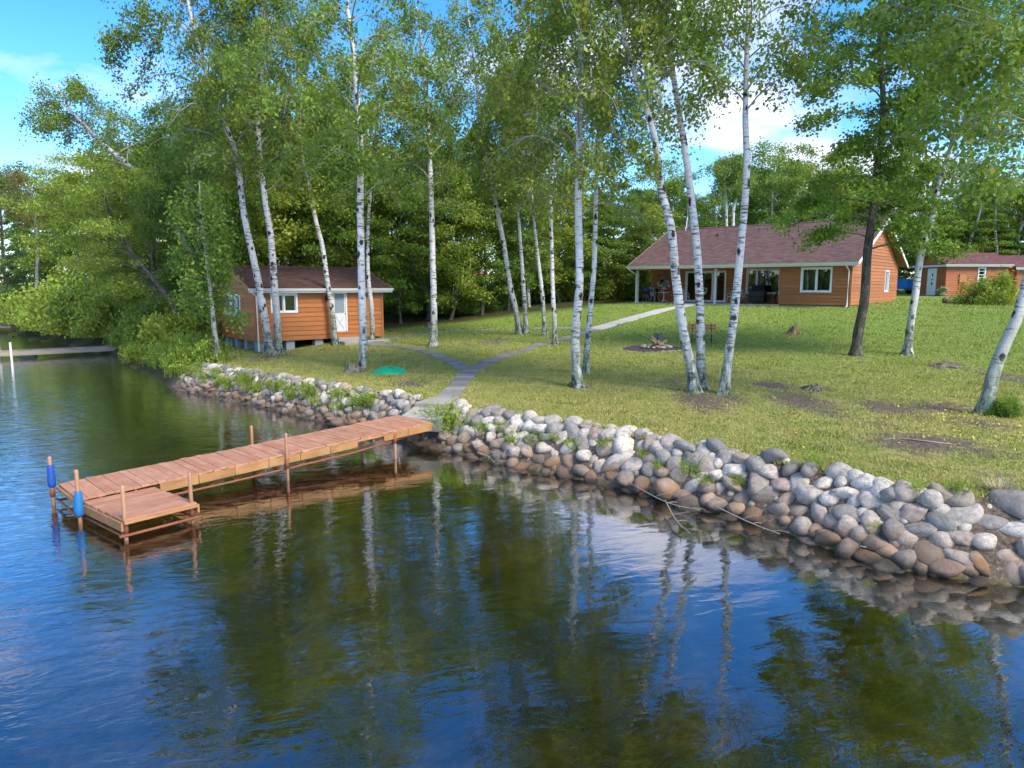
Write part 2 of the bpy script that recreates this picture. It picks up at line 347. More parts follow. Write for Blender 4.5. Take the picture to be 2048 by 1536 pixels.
def mat_stone():
    t = NT('fieldstone'); o = t.off(t.obj(), 60); r = t.rnd(); p = t.pos()
    base = t.ramp(r, [(0, (.22, .215, .205)), (.10, (.42, .40, .37)), (.20, (.17, .185, .19)), (.29, (.36, .29, .26)), (.38, (.54, .52, .485)), (.50, (.29, .26, .225)), (.58, (.46, .425, .40)), (.68, (.25, .255, .25)), (.76, (.38, .32, .25)), (.84, (.60, .58, .545)), (.95, (.33, .30, .285))])
    [n for n in t.t.nodes if n.type == 'VALTORGB'][-1].color_ramp.interpolation = 'CONSTANT'
    base = t.mix(1.0, base, (1.42, 1.32, 1.18), 'MULTIPLY')
    n1 = t.noise(o, 3.2, 7, .7); sp = t.noise(o, 38, 4, .7)
    col = t.mix(t.ramp(n1, [(.35, .6), (.62, 0)]), base, (.12, .105, .09))
    col = t.mix(t.ramp(sp, [(.36, .5), (.46, 0), (.58, 0), (.70, .45)]), col, t.ramp(sp, [(.45, (.07, .065, .06)), (.55, (.62, .60, .57))]))
    z = t.n('ShaderNodeSeparateXYZ', {0: p}).outputs[2]
    zz = t.math('ADD', z, t.math('MULTIPLY', t.math('SUBTRACT', t.noise(p, 1.6, 4), .5), .45))
    iron = t.math('MULTIPLY', t.ramp(zz, [(.22, 1), (.58, 0)]), t.ramp(t.math('FRACT', t.math('MULTIPLY', r, 7.31)), [(.05, .35), (.6, .95)]))
    col = t.mix(iron, col, t.ramp(t.math('FRACT', t.math('MULTIPLY', r, 13.7)), [(0, (.15, .105, .075)), (.4, (.20, .12, .07)), (.7, (.27, .145, .06)), (1, (.21, .165, .12))]))   # iron and algae stain left by high water
    wet = t.ramp(zz, [(.02, 1), (.16, 0)])
    col = t.mix(wet, col, (.055, .046, .034))
    return t.done(t.pbr(col, .75, t.bump(t.math('ADD', n1, t.math('MULTIPLY', sp, .35)), .9, .05), .3))
M['stone'] = mat_stone()
def mat_siding(name, c):
    t = NT(name); o = t.off(t.obj(), 20); g = t.noise(t.map(o, (1.5, 1.5, 26)), 1.0, 6, .65); b = t.noise(o, .9, 4)
    col = t.mix(t.ramp(g, [(.35, .0), (.7, .5)]), c, tuple(x * .72 for x in c))
    col = t.mix(t.ramp(b, [(.45, 0), (.75, .45)]), col, tuple(min(1, x * 1.2) for x in c))
    k = t.math('ADD', .84, t.math('MULTIPLY', t.rnd(), .28))
    col = t.mix(1.0, col, t.n('ShaderNodeCombineXYZ', {0: k, 1: k, 2: k}).outputs[0], 'MULTIPLY')
    return t.done(t.pbr(col, .55, t.bump(g, .25, .004), .35))
M['siding_cabin'] = mat_siding('orange_cabin_siding', (.45, .155, .040)); M['siding_house'] = mat_siding('cedar_house_siding', (.42, .150, .048)); M['siding_shed'] = mat_siding('red_brown_log_siding', (.40, .125, .040))
M['trim_orange'] = mat_siding('orange_trim', (.43, .17, .06))
def mat_shingle(name, c, w=.32, h=.145):
    t = NT(name); o = t.obj(); s = t.n('ShaderNodeSeparateXYZ', {0: o})
    v = t.n('ShaderNodeCombineXYZ', {0: s.outputs[0], 1: s.outputs[1], 2: 0.0}).outputs[0]
    br = t.n('ShaderNodeTexBrick', {'Vector': v, 'Color1': (*c, 1), 'Color2': (*[x * .5 for x in c], 1), 'Mortar': (*[x * .35 for x in c], 1), 'Scale': 1.0, 'Mortar Size': .006, 'Brick Width': w, 'Row Height': h, 'Bias': -.1})
    col = t.mix(t.ramp(t.noise(o, 1.2, 4), [(.3, .35), (.7, 0)]), br.outputs[0], tuple(x * .6 for x in c))
    col = t.mix(t.ramp(t.noise(o, 60, 3), [(.35, .4), (.6, 0)]), col, tuple(x * .5 for x in c))
    return t.done(t.pbr(col, .9, t.bump(t.noise(o, 90, 3), .4, .01), .15))
M['shingle_house'] = mat_shingle('mauve_asphalt_shingle', (.215, .132, .116)); M['shingle_cabin'] = mat_shingle('brown_asphalt_shingle', (.150, .083, .066)); M['shingle_shed'] = mat_shingle('plum_asphalt_shingle', (.22, .105, .10))
M['white'] = plain('white_paint', (.74, .74, .73), .45, .06, 3); M['white_dirty'] = plain('weathered_white_paint', (.60, .60, .58), .6, .14, 4); M['vinyl'] = plain('white_vinyl', (.78, .78, .78), .35, .04, 2)
def mat_glass():
    t = NT('window_glass'); fr = t.n('ShaderNodeFresnel', {'IOR': 1.7}).outputs[0]
    nb = t.bump(t.noise(t.obj(), 1.3, 2), .04, .05)
    g = t.n('ShaderNodeBsdfGlossy', {'Color': (.9, .95, 1, 1), 'Roughness': .01, 'Normal': nb}); tr = t.n('ShaderNodeBsdfTransparent', {'Color': (.16, .19, .19, 1)})
    return t.done(t.n('ShaderNodeMixShader', {0: t.math('ADD', fr, .05), 1: tr.outputs[0], 2: g.outputs[0]}))
M['glass'] = mat_glass(); M['interior'] = plain('dark_interior', (.06, .055, .05), .9, .2); M['curtain'] = plain('beige_curtain', (.42, .38, .31), .9, .2, 9)
M['screen'] = plain('grey_door_screen', (.20, .25, .27), .7, .1); M['soffit'] = plain('brown_soffit', (.20, .12, .07), .7)
M['concrete'] = plain('pale_concrete', (.46, .44, .40), .9, .14, 5, .2, 0, .4); M['concrete_old'] = plain('weathered_concrete', (.36, .33, .28), .92, .25, 4, .2, 0, .6); M['block'] = plain('concrete_block', (.33, .34, .35), .9, .16, 7, .2, 0, .5)
M['paver'] = plain('grey_path_slab', (.225, .21, .19), .92, .35, 4, .2, 0, .6, .24); M['gravel'] = plain('dark_gravel', (.075, .062, .055), .95, .5, 24, .15, 0, 1.0)
M['deck'] = wood('salmon_stained_deck_board', (.44, .205, .115), .76, .7, 1, (.48, .27, .175)); M['deck2'] = wood('salmon_stained_platform_board', (.44, .205, .115), .76, .7, 0, (.48, .27, .175))
M['fascia'] = wood('golden_stained_fascia', (.36, .175, .060), .6, .6, 0, (.42, .235, .10)); M['post'] = plain('tan_painted_pipe', (.42, .22, .12), .5, .2, 9); M['rust'] = plain('rusty_painted_pipe', (.22, .075, .035), .7, .35, 10)
M['blue'] = plain('blue_foam_sleeve', (.008, .06, .27), .5, .18, 5); M['blue_light'] = plain('faded_blue_foam_sleeve', (.015, .15, .38), .55, .2, 5)
M['green_lid'] = plain('green_moulded_plastic', (.0, .36, .17), .38, .05, 3, .5, 0, .03); M['black'] = plain('black_enamel', (.016, .016, .018), .35, .1); M['blue_enamel'] = plain('blue_enamel', (.02, .04, .20), .3, .1)
M['iron'] = plain('black_cast_iron', (.02, .02, .021), .55, .2); M['bench'] = wood('varnished_bench_slat', (.56, .23, .09), .8, .5, 0); M['steel'] = plain('grey_galvanised_steel', (.42, .43, .44), .4, .1, 8, .5, .8)
M['red_wood'] = plain('red_brown_chair', (.20, .045, .028), .6, .15); M['tarp'] = plain('blue_tarp', (.01, .20, .55), .5, .12, 2); M['dockgrey'] = wood('weathered_grey_board', (.40, .335, .26), .75, .85, 1); M['yellow'] = plain('yellow_plastic', (.62, .42, .03), .5, .1)
M['log'] = mat_bark('split_firewood', (.26, .185, .12)); M['terracotta'] = plain('terracotta', (.36, .14, .07), .8, .15)

# ------------------------------------------------------------------ ground, lake
def bare_list():
    L = []
    for px, py, rx, ry, a in [(1545, 772, 55, 9, 1), (1600, 800, 70, 16, 1), (1660, 828, 50, 14, .8), (1780, 815, 70, 12, .95), (1880, 815, 80, 12, 1), (1960, 845, 60, 10, .8), (1850, 885, 130, 17, 1), (1960, 905, 70, 12, .8),
                              (1400, 800, 60, 16, 1), (1460, 798, 40, 12, .9), (1340, 765, 40, 7, .7), (990, 683, 45, 8, .75), (930, 690, 40, 5, .6), (820, 768, 60, 8, .85), (810, 762, 40, 6, .6), (1850, 745, 60, 5, .6), (1900, 728, 35, 9, .8),
                              (2040, 760, 60, 25, .8), (690, 745, 30, 6, .6), (1000, 800, 60, 5, .35), (1760, 850, 50, 8, .8), (1630, 778, 40, 8, .9), (545, 712, 60, 8, .8), (1710, 716, 40, 6, .6), (870, 695, 26, 5, .7), (1165, 772, 34, 7, .7), (1990, 950, 60, 10, .7), (1480, 745, 50, 5, .5)]:
        c = hit(px, py); e1 = hit(px + rx, py); e2 = hit(px, py - ry)
        L.append((c[0], c[1], abs(e1[0] - c[0]) + .05, max(abs(e2[1] - c[1]) * 1.5, .3), a))
    return L
BARE = bare_list()
def bare_at(x, y):
    b = np.zeros(np.shape(x))
    for cx_, cy_, a, c, s in BARE: b = np.maximum(b, s * np.exp(-(((x - cx_) / a) ** 2 + ((y - cy_) / c) ** 2) * .9))
    return b
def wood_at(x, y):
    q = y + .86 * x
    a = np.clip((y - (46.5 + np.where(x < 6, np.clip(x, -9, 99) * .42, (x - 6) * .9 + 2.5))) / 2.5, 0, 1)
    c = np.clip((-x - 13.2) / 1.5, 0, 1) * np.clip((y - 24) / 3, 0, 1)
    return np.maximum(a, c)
def build_ground():
    xs = np.concatenate([-np.geomspace(1500, 33, 26), np.arange(-32, 40, .26), np.geomspace(41, 1500, 26)])
    ys = np.concatenate([-np.geomspace(600, 6, 16), np.arange(-4, 62, .26), np.geomspace(63, 2400, 40)])
    X, Y = np.meshgrid(xs, ys); Z = gz(X, Y); nx, ny = len(xs), len(ys)
    V = np.stack([X, Y, Z], -1).reshape(-1, 3)
    i = np.arange(nx * ny).reshape(ny, nx); Fq = np.stack([i[:-1, :-1], i[:-1, 1:], i[1:, 1:], i[1:, :-1]], -1).reshape(-1, 4)
    me = np_mesh('ground', V, 4, Fq, M['ground'], True)
    a = me.attributes.new('bare', 'FLOAT', 'POINT'); a.data.foreach_set('value', np.maximum(bare_at(V[:, 0], V[:, 1]), 1.6 * np.clip((1.12 - shore_d(V[:, 0], V[:, 1])) / .2, 0, 1)).astype(np.float32))
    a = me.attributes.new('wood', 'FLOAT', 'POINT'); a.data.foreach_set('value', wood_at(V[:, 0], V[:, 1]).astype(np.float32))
    tag(link(bpy.data.objects.new('ground', me)), 'sloping lawn of yellow green grass with bare dirt patches', None, None, 'structure')
build_ground()
wm = MB(); wm.add([(-1500, -600, 0), (1500, -600, 0), (1500, 2400, 0), (-1500, 2400, 0)], [(0, 1, 2, 3)])
tag(wm.build('water', M['water']), 'dark clear lake water with ripples reflecting the trees', None, None, 'structure')

def far_shore():
    m = MB(); n = 220; r = np.random.default_rng(2)
    for k in range(n):
        a = math.pi * (1.02 + .93 * k / n); x, y = 330 * math.cos(a) - 60, 330 * math.sin(a); h = 11 + 7 * r.random(); w = r.uniform(3.4, 5)
        m.lathe([(w, .5), (w * 1.1, h * .3), (w * .8, h * .65), (w * .35, h * .9), (0.05, h)], (x, y, 0), 7)
    tag(m.build('far_shore_wood', M['leaf_dark'], None, True), 'dark wooded shore across the lake', 'wood', None, 'stuff')
far_shore()

# ------------------------------------------------------------------ paths of slabs
PATH_LINES = []
def slab_path(name, label, pts, width, step, gap, mat, dz=.03, jitter=.02):
    root = bpy.data.objects.new(name, None); link(root); tag(root, label, None, None, 'structure')
    P = np.array([p[:2] for p in pts]); C = catmull(P, 240); PATH_LINES.append((C, width / 2))
    seg = np.r_[0, np.cumsum(np.hypot(*np.diff(C, axis=0).T))]; n = max(2, int(seg[-1] / step)); st = seg[-1] / n
    ip = lambda s: np.array([np.interp(s, seg, C[:, 0]), np.interp(s, seg, C[:, 1])])
    for k in range(n):
        a, b = k * st + gap / 2, (k + 1) * st - gap / 2; pa, pb = ip(a), ip(b)
        ta = ip(a + .05) - ip(a - .05); tb = ip(b + .05) - ip(b - .05)
        na = np.array([-ta[1], ta[0]]) / (np.hypot(*ta) + 1e-9); nb = np.array([-tb[1], tb[0]]) / (np.hypot(*tb) + 1e-9)
        w = width / 2 * (1 + random.uniform(-jitter, jitter)); q = [pa - na * w, pb - nb * w, pb + nb * w, pa + na * w]; j = random.uniform(-.006, .006)
        m = MB(); m.hexa([(*p, gz(*p) - .08) for p in q] + [(*p, gz(*p) + dz + j) for p in q])
        m.build('paving_slab', mat, root, bevel=.008)
    return root
h_ = hit
slab_path('path', 'grey slab path climbing from the dock steps to the fork', [h_(893, 798), h_(905, 785), h_(925, 760), h_(943, 741)], .62, .55, .035, M['paver'], .03, .07)
slab_path('path', 'curving grey slab path from the fork to the cabin steps', [h_(930, 739), h_(895, 720), h_(850, 703), h_(800, 694), h_(755, 690), h_(725, 685)], .55, .5, .04, M['paver'], .03, .08)
slab_path('path', 'grey slab path from the fork up towards the house', [h_(952, 738), h_(1000, 716), h_(1060, 697), h_(1110, 683), h_(1165, 668), h_(1198, 659)], .60, .6, .04, M['paver'], .03, .07)
slab_path('path', 'narrow grey path from the cabin past the birches', [h_(748, 687), h_(790, 676), h_(860, 667), h_(960, 661), h_(1060, 658), h_(1130, 657), h_(1190, 656)], .42, .6, .04, M['paver'], .03, .08)
slab_path('path', 'pale concrete walk running up to the house porch', [h_(1188, 659), h_(1235, 645), h_(1290, 630), h_(1335, 618), h_(1375, 611), h_(1392, 608)], .95, 1.5, .012, M['concrete'], .03, 0)

# ------------------------------------------------------------------ grass
def in_paths(x, y):
    m = np.zeros(len(x), bool)
    for C, hw in PATH_LINES:
        for c in C: m |= (x - c[0]) ** 2 + (y - c[1]) ** 2 < (hw - .025) ** 2
    return m
FP = hit(1312, 697); STEP_C_ = (-2.30, 17.78)
def build_grass(n=230000):
    u = rng.random(n * 2); dist = 9.5 * (54 / 9.5) ** (u ** .88); ang = rng.uniform(-.66, .66, n * 2)
    x = dist * np.tan(ang); y = dist; x, y = x + rng.normal(0, .05, n * 2), y + rng.normal(0, .05, n * 2)
    d = shore_d(x, y); ok = (d > .9) & (rng.random(n * 2) < np.clip((56 - y) / 26, 0, 1)) & (((x - FP[0]) / 1.5) ** 2 + ((y - FP[1]) / 1.0) ** 2 > 1) & (wood_at(x, y) < .3) & (rng.random(n * 2) > bare_at(x, y) * 1.1 - .05)
    cu = (x + 11.7) * .787 + (y - 32.5) * .617; cv = -(x + 11.7) * .617 + (y - 32.5) * .787
    va = (x - STEP_C_[0]) * .309 + (y - STEP_C_[1]) * .951; vb = -(x - STEP_C_[0]) * .951 + (y - STEP_C_[1]) * .309; ok &= ~((va > -.4) & (va < 1.45) & (np.abs(vb) < .6)); ok &= ~((cu > -.1) & (cu < 6.6) & (cv > -.1) & (cv < 6)); x, y, d = x[ok][:n], y[ok][:n], d[ok][:n]
    k = ~in_paths(x, y); x, y, d = x[k], y[k], d[k]; m = len(x); z = gz(x, y)
    edge = np.exp(-((d - 1.0) / .28) ** 2)
    h = rng.uniform(.018, .042, m) * (1 + y / 60) * (1 + 1.6 * edge * rng.random(m)) * (1 + .8 * (np.sin(x * 2.1 + 1.7 * np.sin(y * 1.3)) * np.sin(y * 2.7 + x) > .55)); w = rng.uniform(.006, .011, m) * (1 + y / 14); a = rng.uniform(0, 2 * math.pi, m)
    le = rng.normal(0, .45, (m, 2)) * h[:, None]
    A = np.stack([x - w * np.cos(a), y - w * np.sin(a), z - .01], -1); B = np.stack([x + w * np.cos(a), y + w * np.sin(a), z - .01], -1); Cc = np.stack([x + le[:, 0], y + le[:, 1], z + h], -1)
    V = np.stack([A, B, Cc], 1).reshape(-1, 3)
    o = link(bpy.data.objects.new('grass', np_mesh('grass', V, 3, np.arange(len(V)), M['grass'])))
    tag(o, 'short yellow green mown grass covering the lawn', 'grass', None, 'stuff')
build_grass()

# ------------------------------------------------------------------ boulder walls
STEP_C = np.array([-2.30, 17.78]); STEP_A = R(72)
def on_steps(p):
    v = np.asarray(p) - STEP_C; a = v[0] * math.cos(STEP_A) + v[1] * math.sin(STEP_A); b = -v[0] * math.sin(STEP_A) + v[1] * math.cos(STEP_A)
    return -.35 < a < 1.5 and abs(b) < .58
def stone_mesh(k):
    bm = bmesh.new(); bmesh.ops.create_icosphere(bm, subdivisions=3, radius=1.0); r = np.random.default_rng(100 + k)
    dirs = r.normal(size=(13, 3)); dirs /= np.linalg.norm(dirs, axis=1)[:, None]; off = r.uniform(.58, .95, 13); ph = r.uniform(0, 6, 6)
    ax = np.array([1, r.uniform(.62, .95), r.uniform(.42, .78)]); hard = k % 3 != 0
    for v in bm.verts:
        p = np.array(v.co); s = 1.0
        dt = dirs @ p
        for dd, oo in zip(dt, off):
            if dd > 0: s = min(s, (oo / dd) if hard else (s * .6 + .4 * min(s, oo / dd)))
        s *= 1 + .05 * math.sin(2.3 * p[0] + ph[0]) * math.sin(2.7 * p[1] + ph[1]) + .035 * math.sin(5 * p[2] + ph[2] + 2 * p[0])
        v.co = Vector(p * s * ax)
    if True:
        bmesh.ops.smooth_vert(bm, verts=bm.verts, factor=.18, use_axis_x=True, use_axis_y=True, use_axis_z=True)
    me = bpy.data.meshes.new('stone'); bm.to_mesh(me); bm.free(); me.polygons.foreach_set('use_smooth', [True] * len(me.polygons)); me.materials.append(M['stone']); return me
STONES = [stone_mesh(k) for k in range(18)]
def arc(P):
    seg = np.r_[0, np.cumsum(np.hypot(*np.diff(P, axis=0).T))]; return seg
def boulder_wall(label, pts, seed, r_lo, r_hi, big, skip=on_steps, nmax=300, slope=1.0):
    r = np.random.default_rng(seed); P = catmull(np.array(pts), 160); seg = arc(P); L = seg[-1]
    root = thing('boulder_wall', label, 'rock wall', (*P[len(P) // 2], 0)); base = np.array(root.location)
    placed = []; tries = 0
    T = 1.52
    sizes = np.concatenate([np.sort(r.uniform(big * .75, big, int(L * .75)))[::-1], np.sort(r_lo * .62 + (r_hi - r_lo * .62) * r.random(7000) ** 1.3)[::-1]])
    cell = {}
    si = 0; fail = 0
    while si < len(sizes):
        rad = sizes[si]; ok = False
        for _ in range(30):
            s = r.uniform(0, L); t = r.uniform(-.34, T)
            if t > T - .25 and r.random() < .15: continue
            good = True
            for c in range(int((s - .8) // .5), int((s + .8) // .5) + 1):
                for (s2, t2, r2) in cell.get(c, ()):
                    if (s - s2) ** 2 + (t - t2) ** 2 < (.74 * (rad + r2)) ** 2: good = False; break
                if not good: break
            if good: ok = True; break
        si += 1
        if ok: placed.append((s, t, rad)); cell.setdefault(int(s // .5), []).append((s, t, rad))
        else:
            fail += 1
            if fail > 1500: si += 10
    tri = []
    vis = sorted(placed, key=lambda q: -q[2]); extra = MB()
    for n, (s, t, rad) in enumerate(vis):
        p = np.array([np.interp(s, seg, P[:, 0]), np.interp(s, seg, P[:, 1])]); q = np.array([np.interp(s + .1, seg, P[:, 0]), np.interp(s + .1, seg, P[:, 1])]) - np.array([np.interp(s - .1, seg, P[:, 0]), np.interp(s - .1, seg, P[:, 1])])
        q /= np.hypot(*q) + 1e-9; inl = np.array([q[1], -q[0]])
        f = t / T; off = .08 + .97 * slope * f if f > 0 else .08 + .9 * f; z = -.10 + 1.04 * f ** .9 if f > 0 else -.10 + f * 1.0
        z -= rad * .12
        if skip and z + rad > .34 and skip(p + inl * off): continue
        c = np.array([p[0] + inl[0] * off, p[1] + inl[1] * off, z]) - base
        o = None
        e = (r.normal(0, .35), r.normal(0, .35), r.uniform(0, 6.28)); sc = np.array([rad * r.uniform(1.08, 1.3), rad * r.uniform(1.0, 1.16), rad * r.uniform(1.0, 1.25)]) * 1.30
        me = STONES[r.integers(len(STONES))]
        if n < nmax:
            o = link(bpy.data.objects.new('stone', me), root); o.location = c; o.rotation_euler = e; o.scale = sc
        else: tri.append((c, e, sc))
    if tri:
        bm = bmesh.new(); bmesh.ops.create_icosphere(bm, subdivisions=2, radius=1.0); bv = np.array([v.co for v in bm.verts]); bf = np.array([[v.index for v in f.verts] for f in bm.faces]); bm.free()
        bv = bv * (1 + .07 * np.sin(bv[:, [1]] * 3.1 + 1) * np.cos(bv[:, [0]] * 2.7)) * np.array([1, .85, .75])
        VV = []; FF = []
        from mathutils import Euler
        for k, (c, e, sc) in enumerate(tri):
            mt = np.array(Euler(e).to_matrix()); VV.append((bv * sc) @ mt.T + c); FF.append(bf + k * len(bv))
        o = link(bpy.data.objects.new('fill_stones', np_mesh('fill_stones', np.vstack(VV), 3, np.vstack(FF), M['stone'], True)), root); tag(o, None, None, None, 'stuff')
    print('wall', label, len(placed), len(tri)); return root
WALL_R = [(10.4, 6.5), (9.0, 7.7), (6.82, 9.01), (6.24, 9.22), (5.61, 9.56), (5.03, 10.12), (4.43, 11.2), (3.67, 12.1), (2.63, 13.15), (1.33, 14.5), (-.27, 15.7), (-1.5, 16.85), (-2.42, 17.79), (-2.8, 18.15)]
WALL_L = [(-3.3, 18.6), (-3.95, 19.2), (-5.25, 20.25), (-8.89, 23.7), (-12.1, 26.35), (-13.3, 27.5)]
boulder_wall('wall of rounded boulders lining the shore right of the wooden dock', WALL_R, 3, .095, .20, .33)
boulder_wall('weedy wall of small boulders lining the shore left of the dock', WALL_L, 5, .095, .175, .24)

# ------------------------------------------------------------------ the wooden dock (x = out to shore, y = towards the camera side; local frame)
DA = np.array([.712, .702]); DB = np.array([.702, -.712])
def build_dock():
    o0 = np.array([-8.34, 12.70]); L = 7.6; Wd = 1.36; z0_, z1_ = .40, .71
    d = thing('wooden_dock', 'long salmon stained plank dock with a square platform at its end', 'dock', (*o0, 0), math.atan2(DA[1], DA[0]))
    zt = lambda x: z0_ + (z1_ - z0_) * max(0, x) / L; sl = -math.atan((z1_ - z0_) / L)
    n = int(L / .1415); pitch = L / n; r = random.Random(4)
    bm_ = MB().box((0, 0, -.019), (pitch - .006, Wd, .019)).mesh('deck_board', M['deck'])
    for k in range(n):
        b = link(bpy.data.objects.new('deck_board', bm_), d); b.location = (k * pitch, -Wd + r.uniform(-.014, .014), zt(k * pitch) - .019 + r.uniform(-.004, .004)); b.rotation_euler = (r.uniform(-.004, .004), sl + r.uniform(-.008, .008), r.uniform(-.003, .003))
    th = R(6.5); pc = np.array([.08, -Wd - .03]); pl = lambda x, y: (pc[0] + x * math.cos(th) - y * math.sin(th), pc[1] + x * math.sin(th) + y * math.cos(th))
    pw, ph, zp = 1.18, 1.56, .355; m = 11; pit = ph / m
    bp = MB().box((0, 0, -.019), (pw, -(pit - .006), .019)).mesh('platform_board', M['deck2'])
    for k in range(m):
        b = link(bpy.data.objects.new('platform_board', bp), d); q = pl(-.02 + r.uniform(-.012, .012), -k * pit); b.location = (*q, zp - .019 + r.uniform(-.003, .003)); b.rotation_euler = (r.uniform(-.005, .005), 0, th + r.uniform(-.003, .003))
    def slat(a, b, za, zb, h0, h1, t=.036, nm='fascia_board'):
        a = np.array(a); b = np.array(b); e = (b - a) / np.hypot(*(b - a)); a = a + e * .004; b = b - e * .004; nn = np.array([-e[1], e[0]]) * t / 2
        MB().hexa([(*(a - nn), za - h1), (*(b - nn), zb - h1), (*(b + nn), zb - h1), (*(a + nn), za - h1), (*(a - nn), za - h0), (*(b - nn), zb - h0), (*(b + nn), zb - h0), (*(a + nn), za - h0)]).build(nm, M['fascia'], d, bevel=.006)
    seg = [1.30 + i * (L - 1.30) / 9 for i in range(10)]
    for i, (a, b) in enumerate(zip(seg[:-1], seg[1:])):
        if i == 6: slat((a, -Wd - .018), (b, -Wd - .018), zt(a), zt(b), .04, .085); continue
        slat((a, -Wd - .018), (b, -Wd - .018), zt(a), zt(b), .04, .20)
    for a, b in zip([0, 2.7, 5.4], [2.7, 5.4, L]): slat((a, .018), (b, .018), zt(a), zt(b), .04, .19)
    slat((-.022, -Wd), (-.022, 0), zt(0), zt(0), .04, .10)
    for k in range(13): x = .35 + k * .56; slat((x, -Wd + .01), (x, -.01), zt(x), zt(x), .042, .17, .04, 'joist')
    for y in (-.45, -.9): slat((.02, y), (L - .02, y), zt(0), zt(L), .171, .23, .05, 'stringer')
    for k in range(3): slat(pl(.02, -.3 - k * .5), pl(pw - .02, -.3 - k * .5), zp, zp, .042, .17, .04, 'joist')
    for a, b in ((0, -.54), (-.54, -1.06), (-1.06, -ph)): slat(pl(-.04, a), pl(-.04, b), zp, zp, .04, .185)
    slat(pl(pw + .02, 0), pl(pw + .02, -ph), zp, zp, .04, .185); slat(pl(-.02, -ph - .016), pl(pw, -ph - .016), zp, zp, .035, .075)
    def pipe(path, r_, nm='frame_pipe', mt='rust', sides=8): MB().tube(path, r_, sides).build(nm, M[mt], d, True)
    for y in (-Wd + .03, -.03):
        pipe([(.0, y, .10), (2.7, y, .18), (5.4, y, .30), (L - .2, y, .50)], .024); lo = lambda x: float(np.interp(x, [0, 2.7, 5.4, L - .2], [.10, .18, .30, .50]))
        path = []; x = .1; up = True
        while x < L - .9: path.append((x, y, zt(x) - .06 if up else lo(x) + .015)); up = not up; x += .24
        pipe(path, .009, 'truss_rod', 'rust', 5)
    for x in (-.02, pw - .02):
        pipe([(*pl(x, .0), .085), (*pl(x, -ph), .085)], .022)
        path = []; y = -.1; up = True
        while y > -ph: path.append((*pl(x, y), zp - .06 if up else .09)); up = not up; y -= .20
        pipe(path, .009, 'truss_rod', 'rust', 5)
    pipe([(*pl(-.08, -ph + .03), .085), (*pl(pw + .08, -ph + .03), .085)], .024); pipe([(-.03, .05, .11), (-.03, -Wd, .09)], .02)
    def post(x, y, top, zd, nm='post', low=-.9):
        MB().tube([(x, y, low), (x, y, top - .02), (x, y, top), (x, y, top + .012)], [.033, .033, .033, .02], 12).build(nm, M['post'], d, True)
        MB().tube([(x, y, zd - .24), (x, y, zd - .03)], .044, 10).build('post_bracket', M['rust'], d, True)
    def sleeve(x, y, a, b, mt, fat=1.0):
        h = b - a; MB().lathe([(.034, 0), (.058, .01), (.078 * fat, .10 * h), (.082 * fat, .3 * h), (.070 * fat, .6 * h), (.058, .95 * h), (.050, h), (.034, h)], (x, y, a), 16).build('foam_sleeve', M[mt], d, True)
    post(-.09, .07, .90, .4); sleeve(-.09, .07, .34, .76, 'blue', .85)
    q = pl(-.10, -.03); post(*q, .92, zp); sleeve(*q, .12, .56, 'blue_light', 1.0)
    post(*pl(.03, -ph + .07), .88, zp); post(*pl(pw - .06, -ph + .09), .86, zp)
    post(3.72, .06, .95, .5); post(3.78, -Wd - .06, .99, .5); post(6.5, -Wd - .03, .5, .6); post(6.5, .03, .5, .6)
build_dock()

def build_steps():
    s = thing('concrete_steps', 'broad pale concrete steps between the dock and the slab path', 'steps', (*STEP_C, 0), STEP_A)
    m = MB(); m.hexa([(-.12, -.56, .36), (.66, -.52, .36), (.66, .52, .36), (-.12, .58, .36), (-.12, -.56, .70), (.66, -.50, .86), (.66, .50, .86), (-.12, .56, .70)]); m.build('lower_slab', M['concrete_old'], s, bevel=.025)
    m = MB(); m.hexa([(.58, -.50, .2), (1.40, -.34, .2), (1.40, .34, .2), (.58, .50, .2), (.58, -.48, .965), (1.40, -.32, 1.0), (1.40, .32, 1.0), (.58, .48, .965)]); m.build('upper_slab', M['concrete_old'], s, bevel=.025)
    for k in range(2):
        m = MB(); x = .25 + k * .22; y = -.74; m.hexa([(x, y - .05, .30), (x + .14, y - .05, .30), (x + .14, y + .12, .30), (x, y + .12, .30), (x + .08, y + .02, .82), (x + .2, y + .02, .82), (x + .2, y + .14, .82), (x + .08, y + .14, .82)]); m.build('edge_block', M['block'], s, bevel=.01)
build_steps()

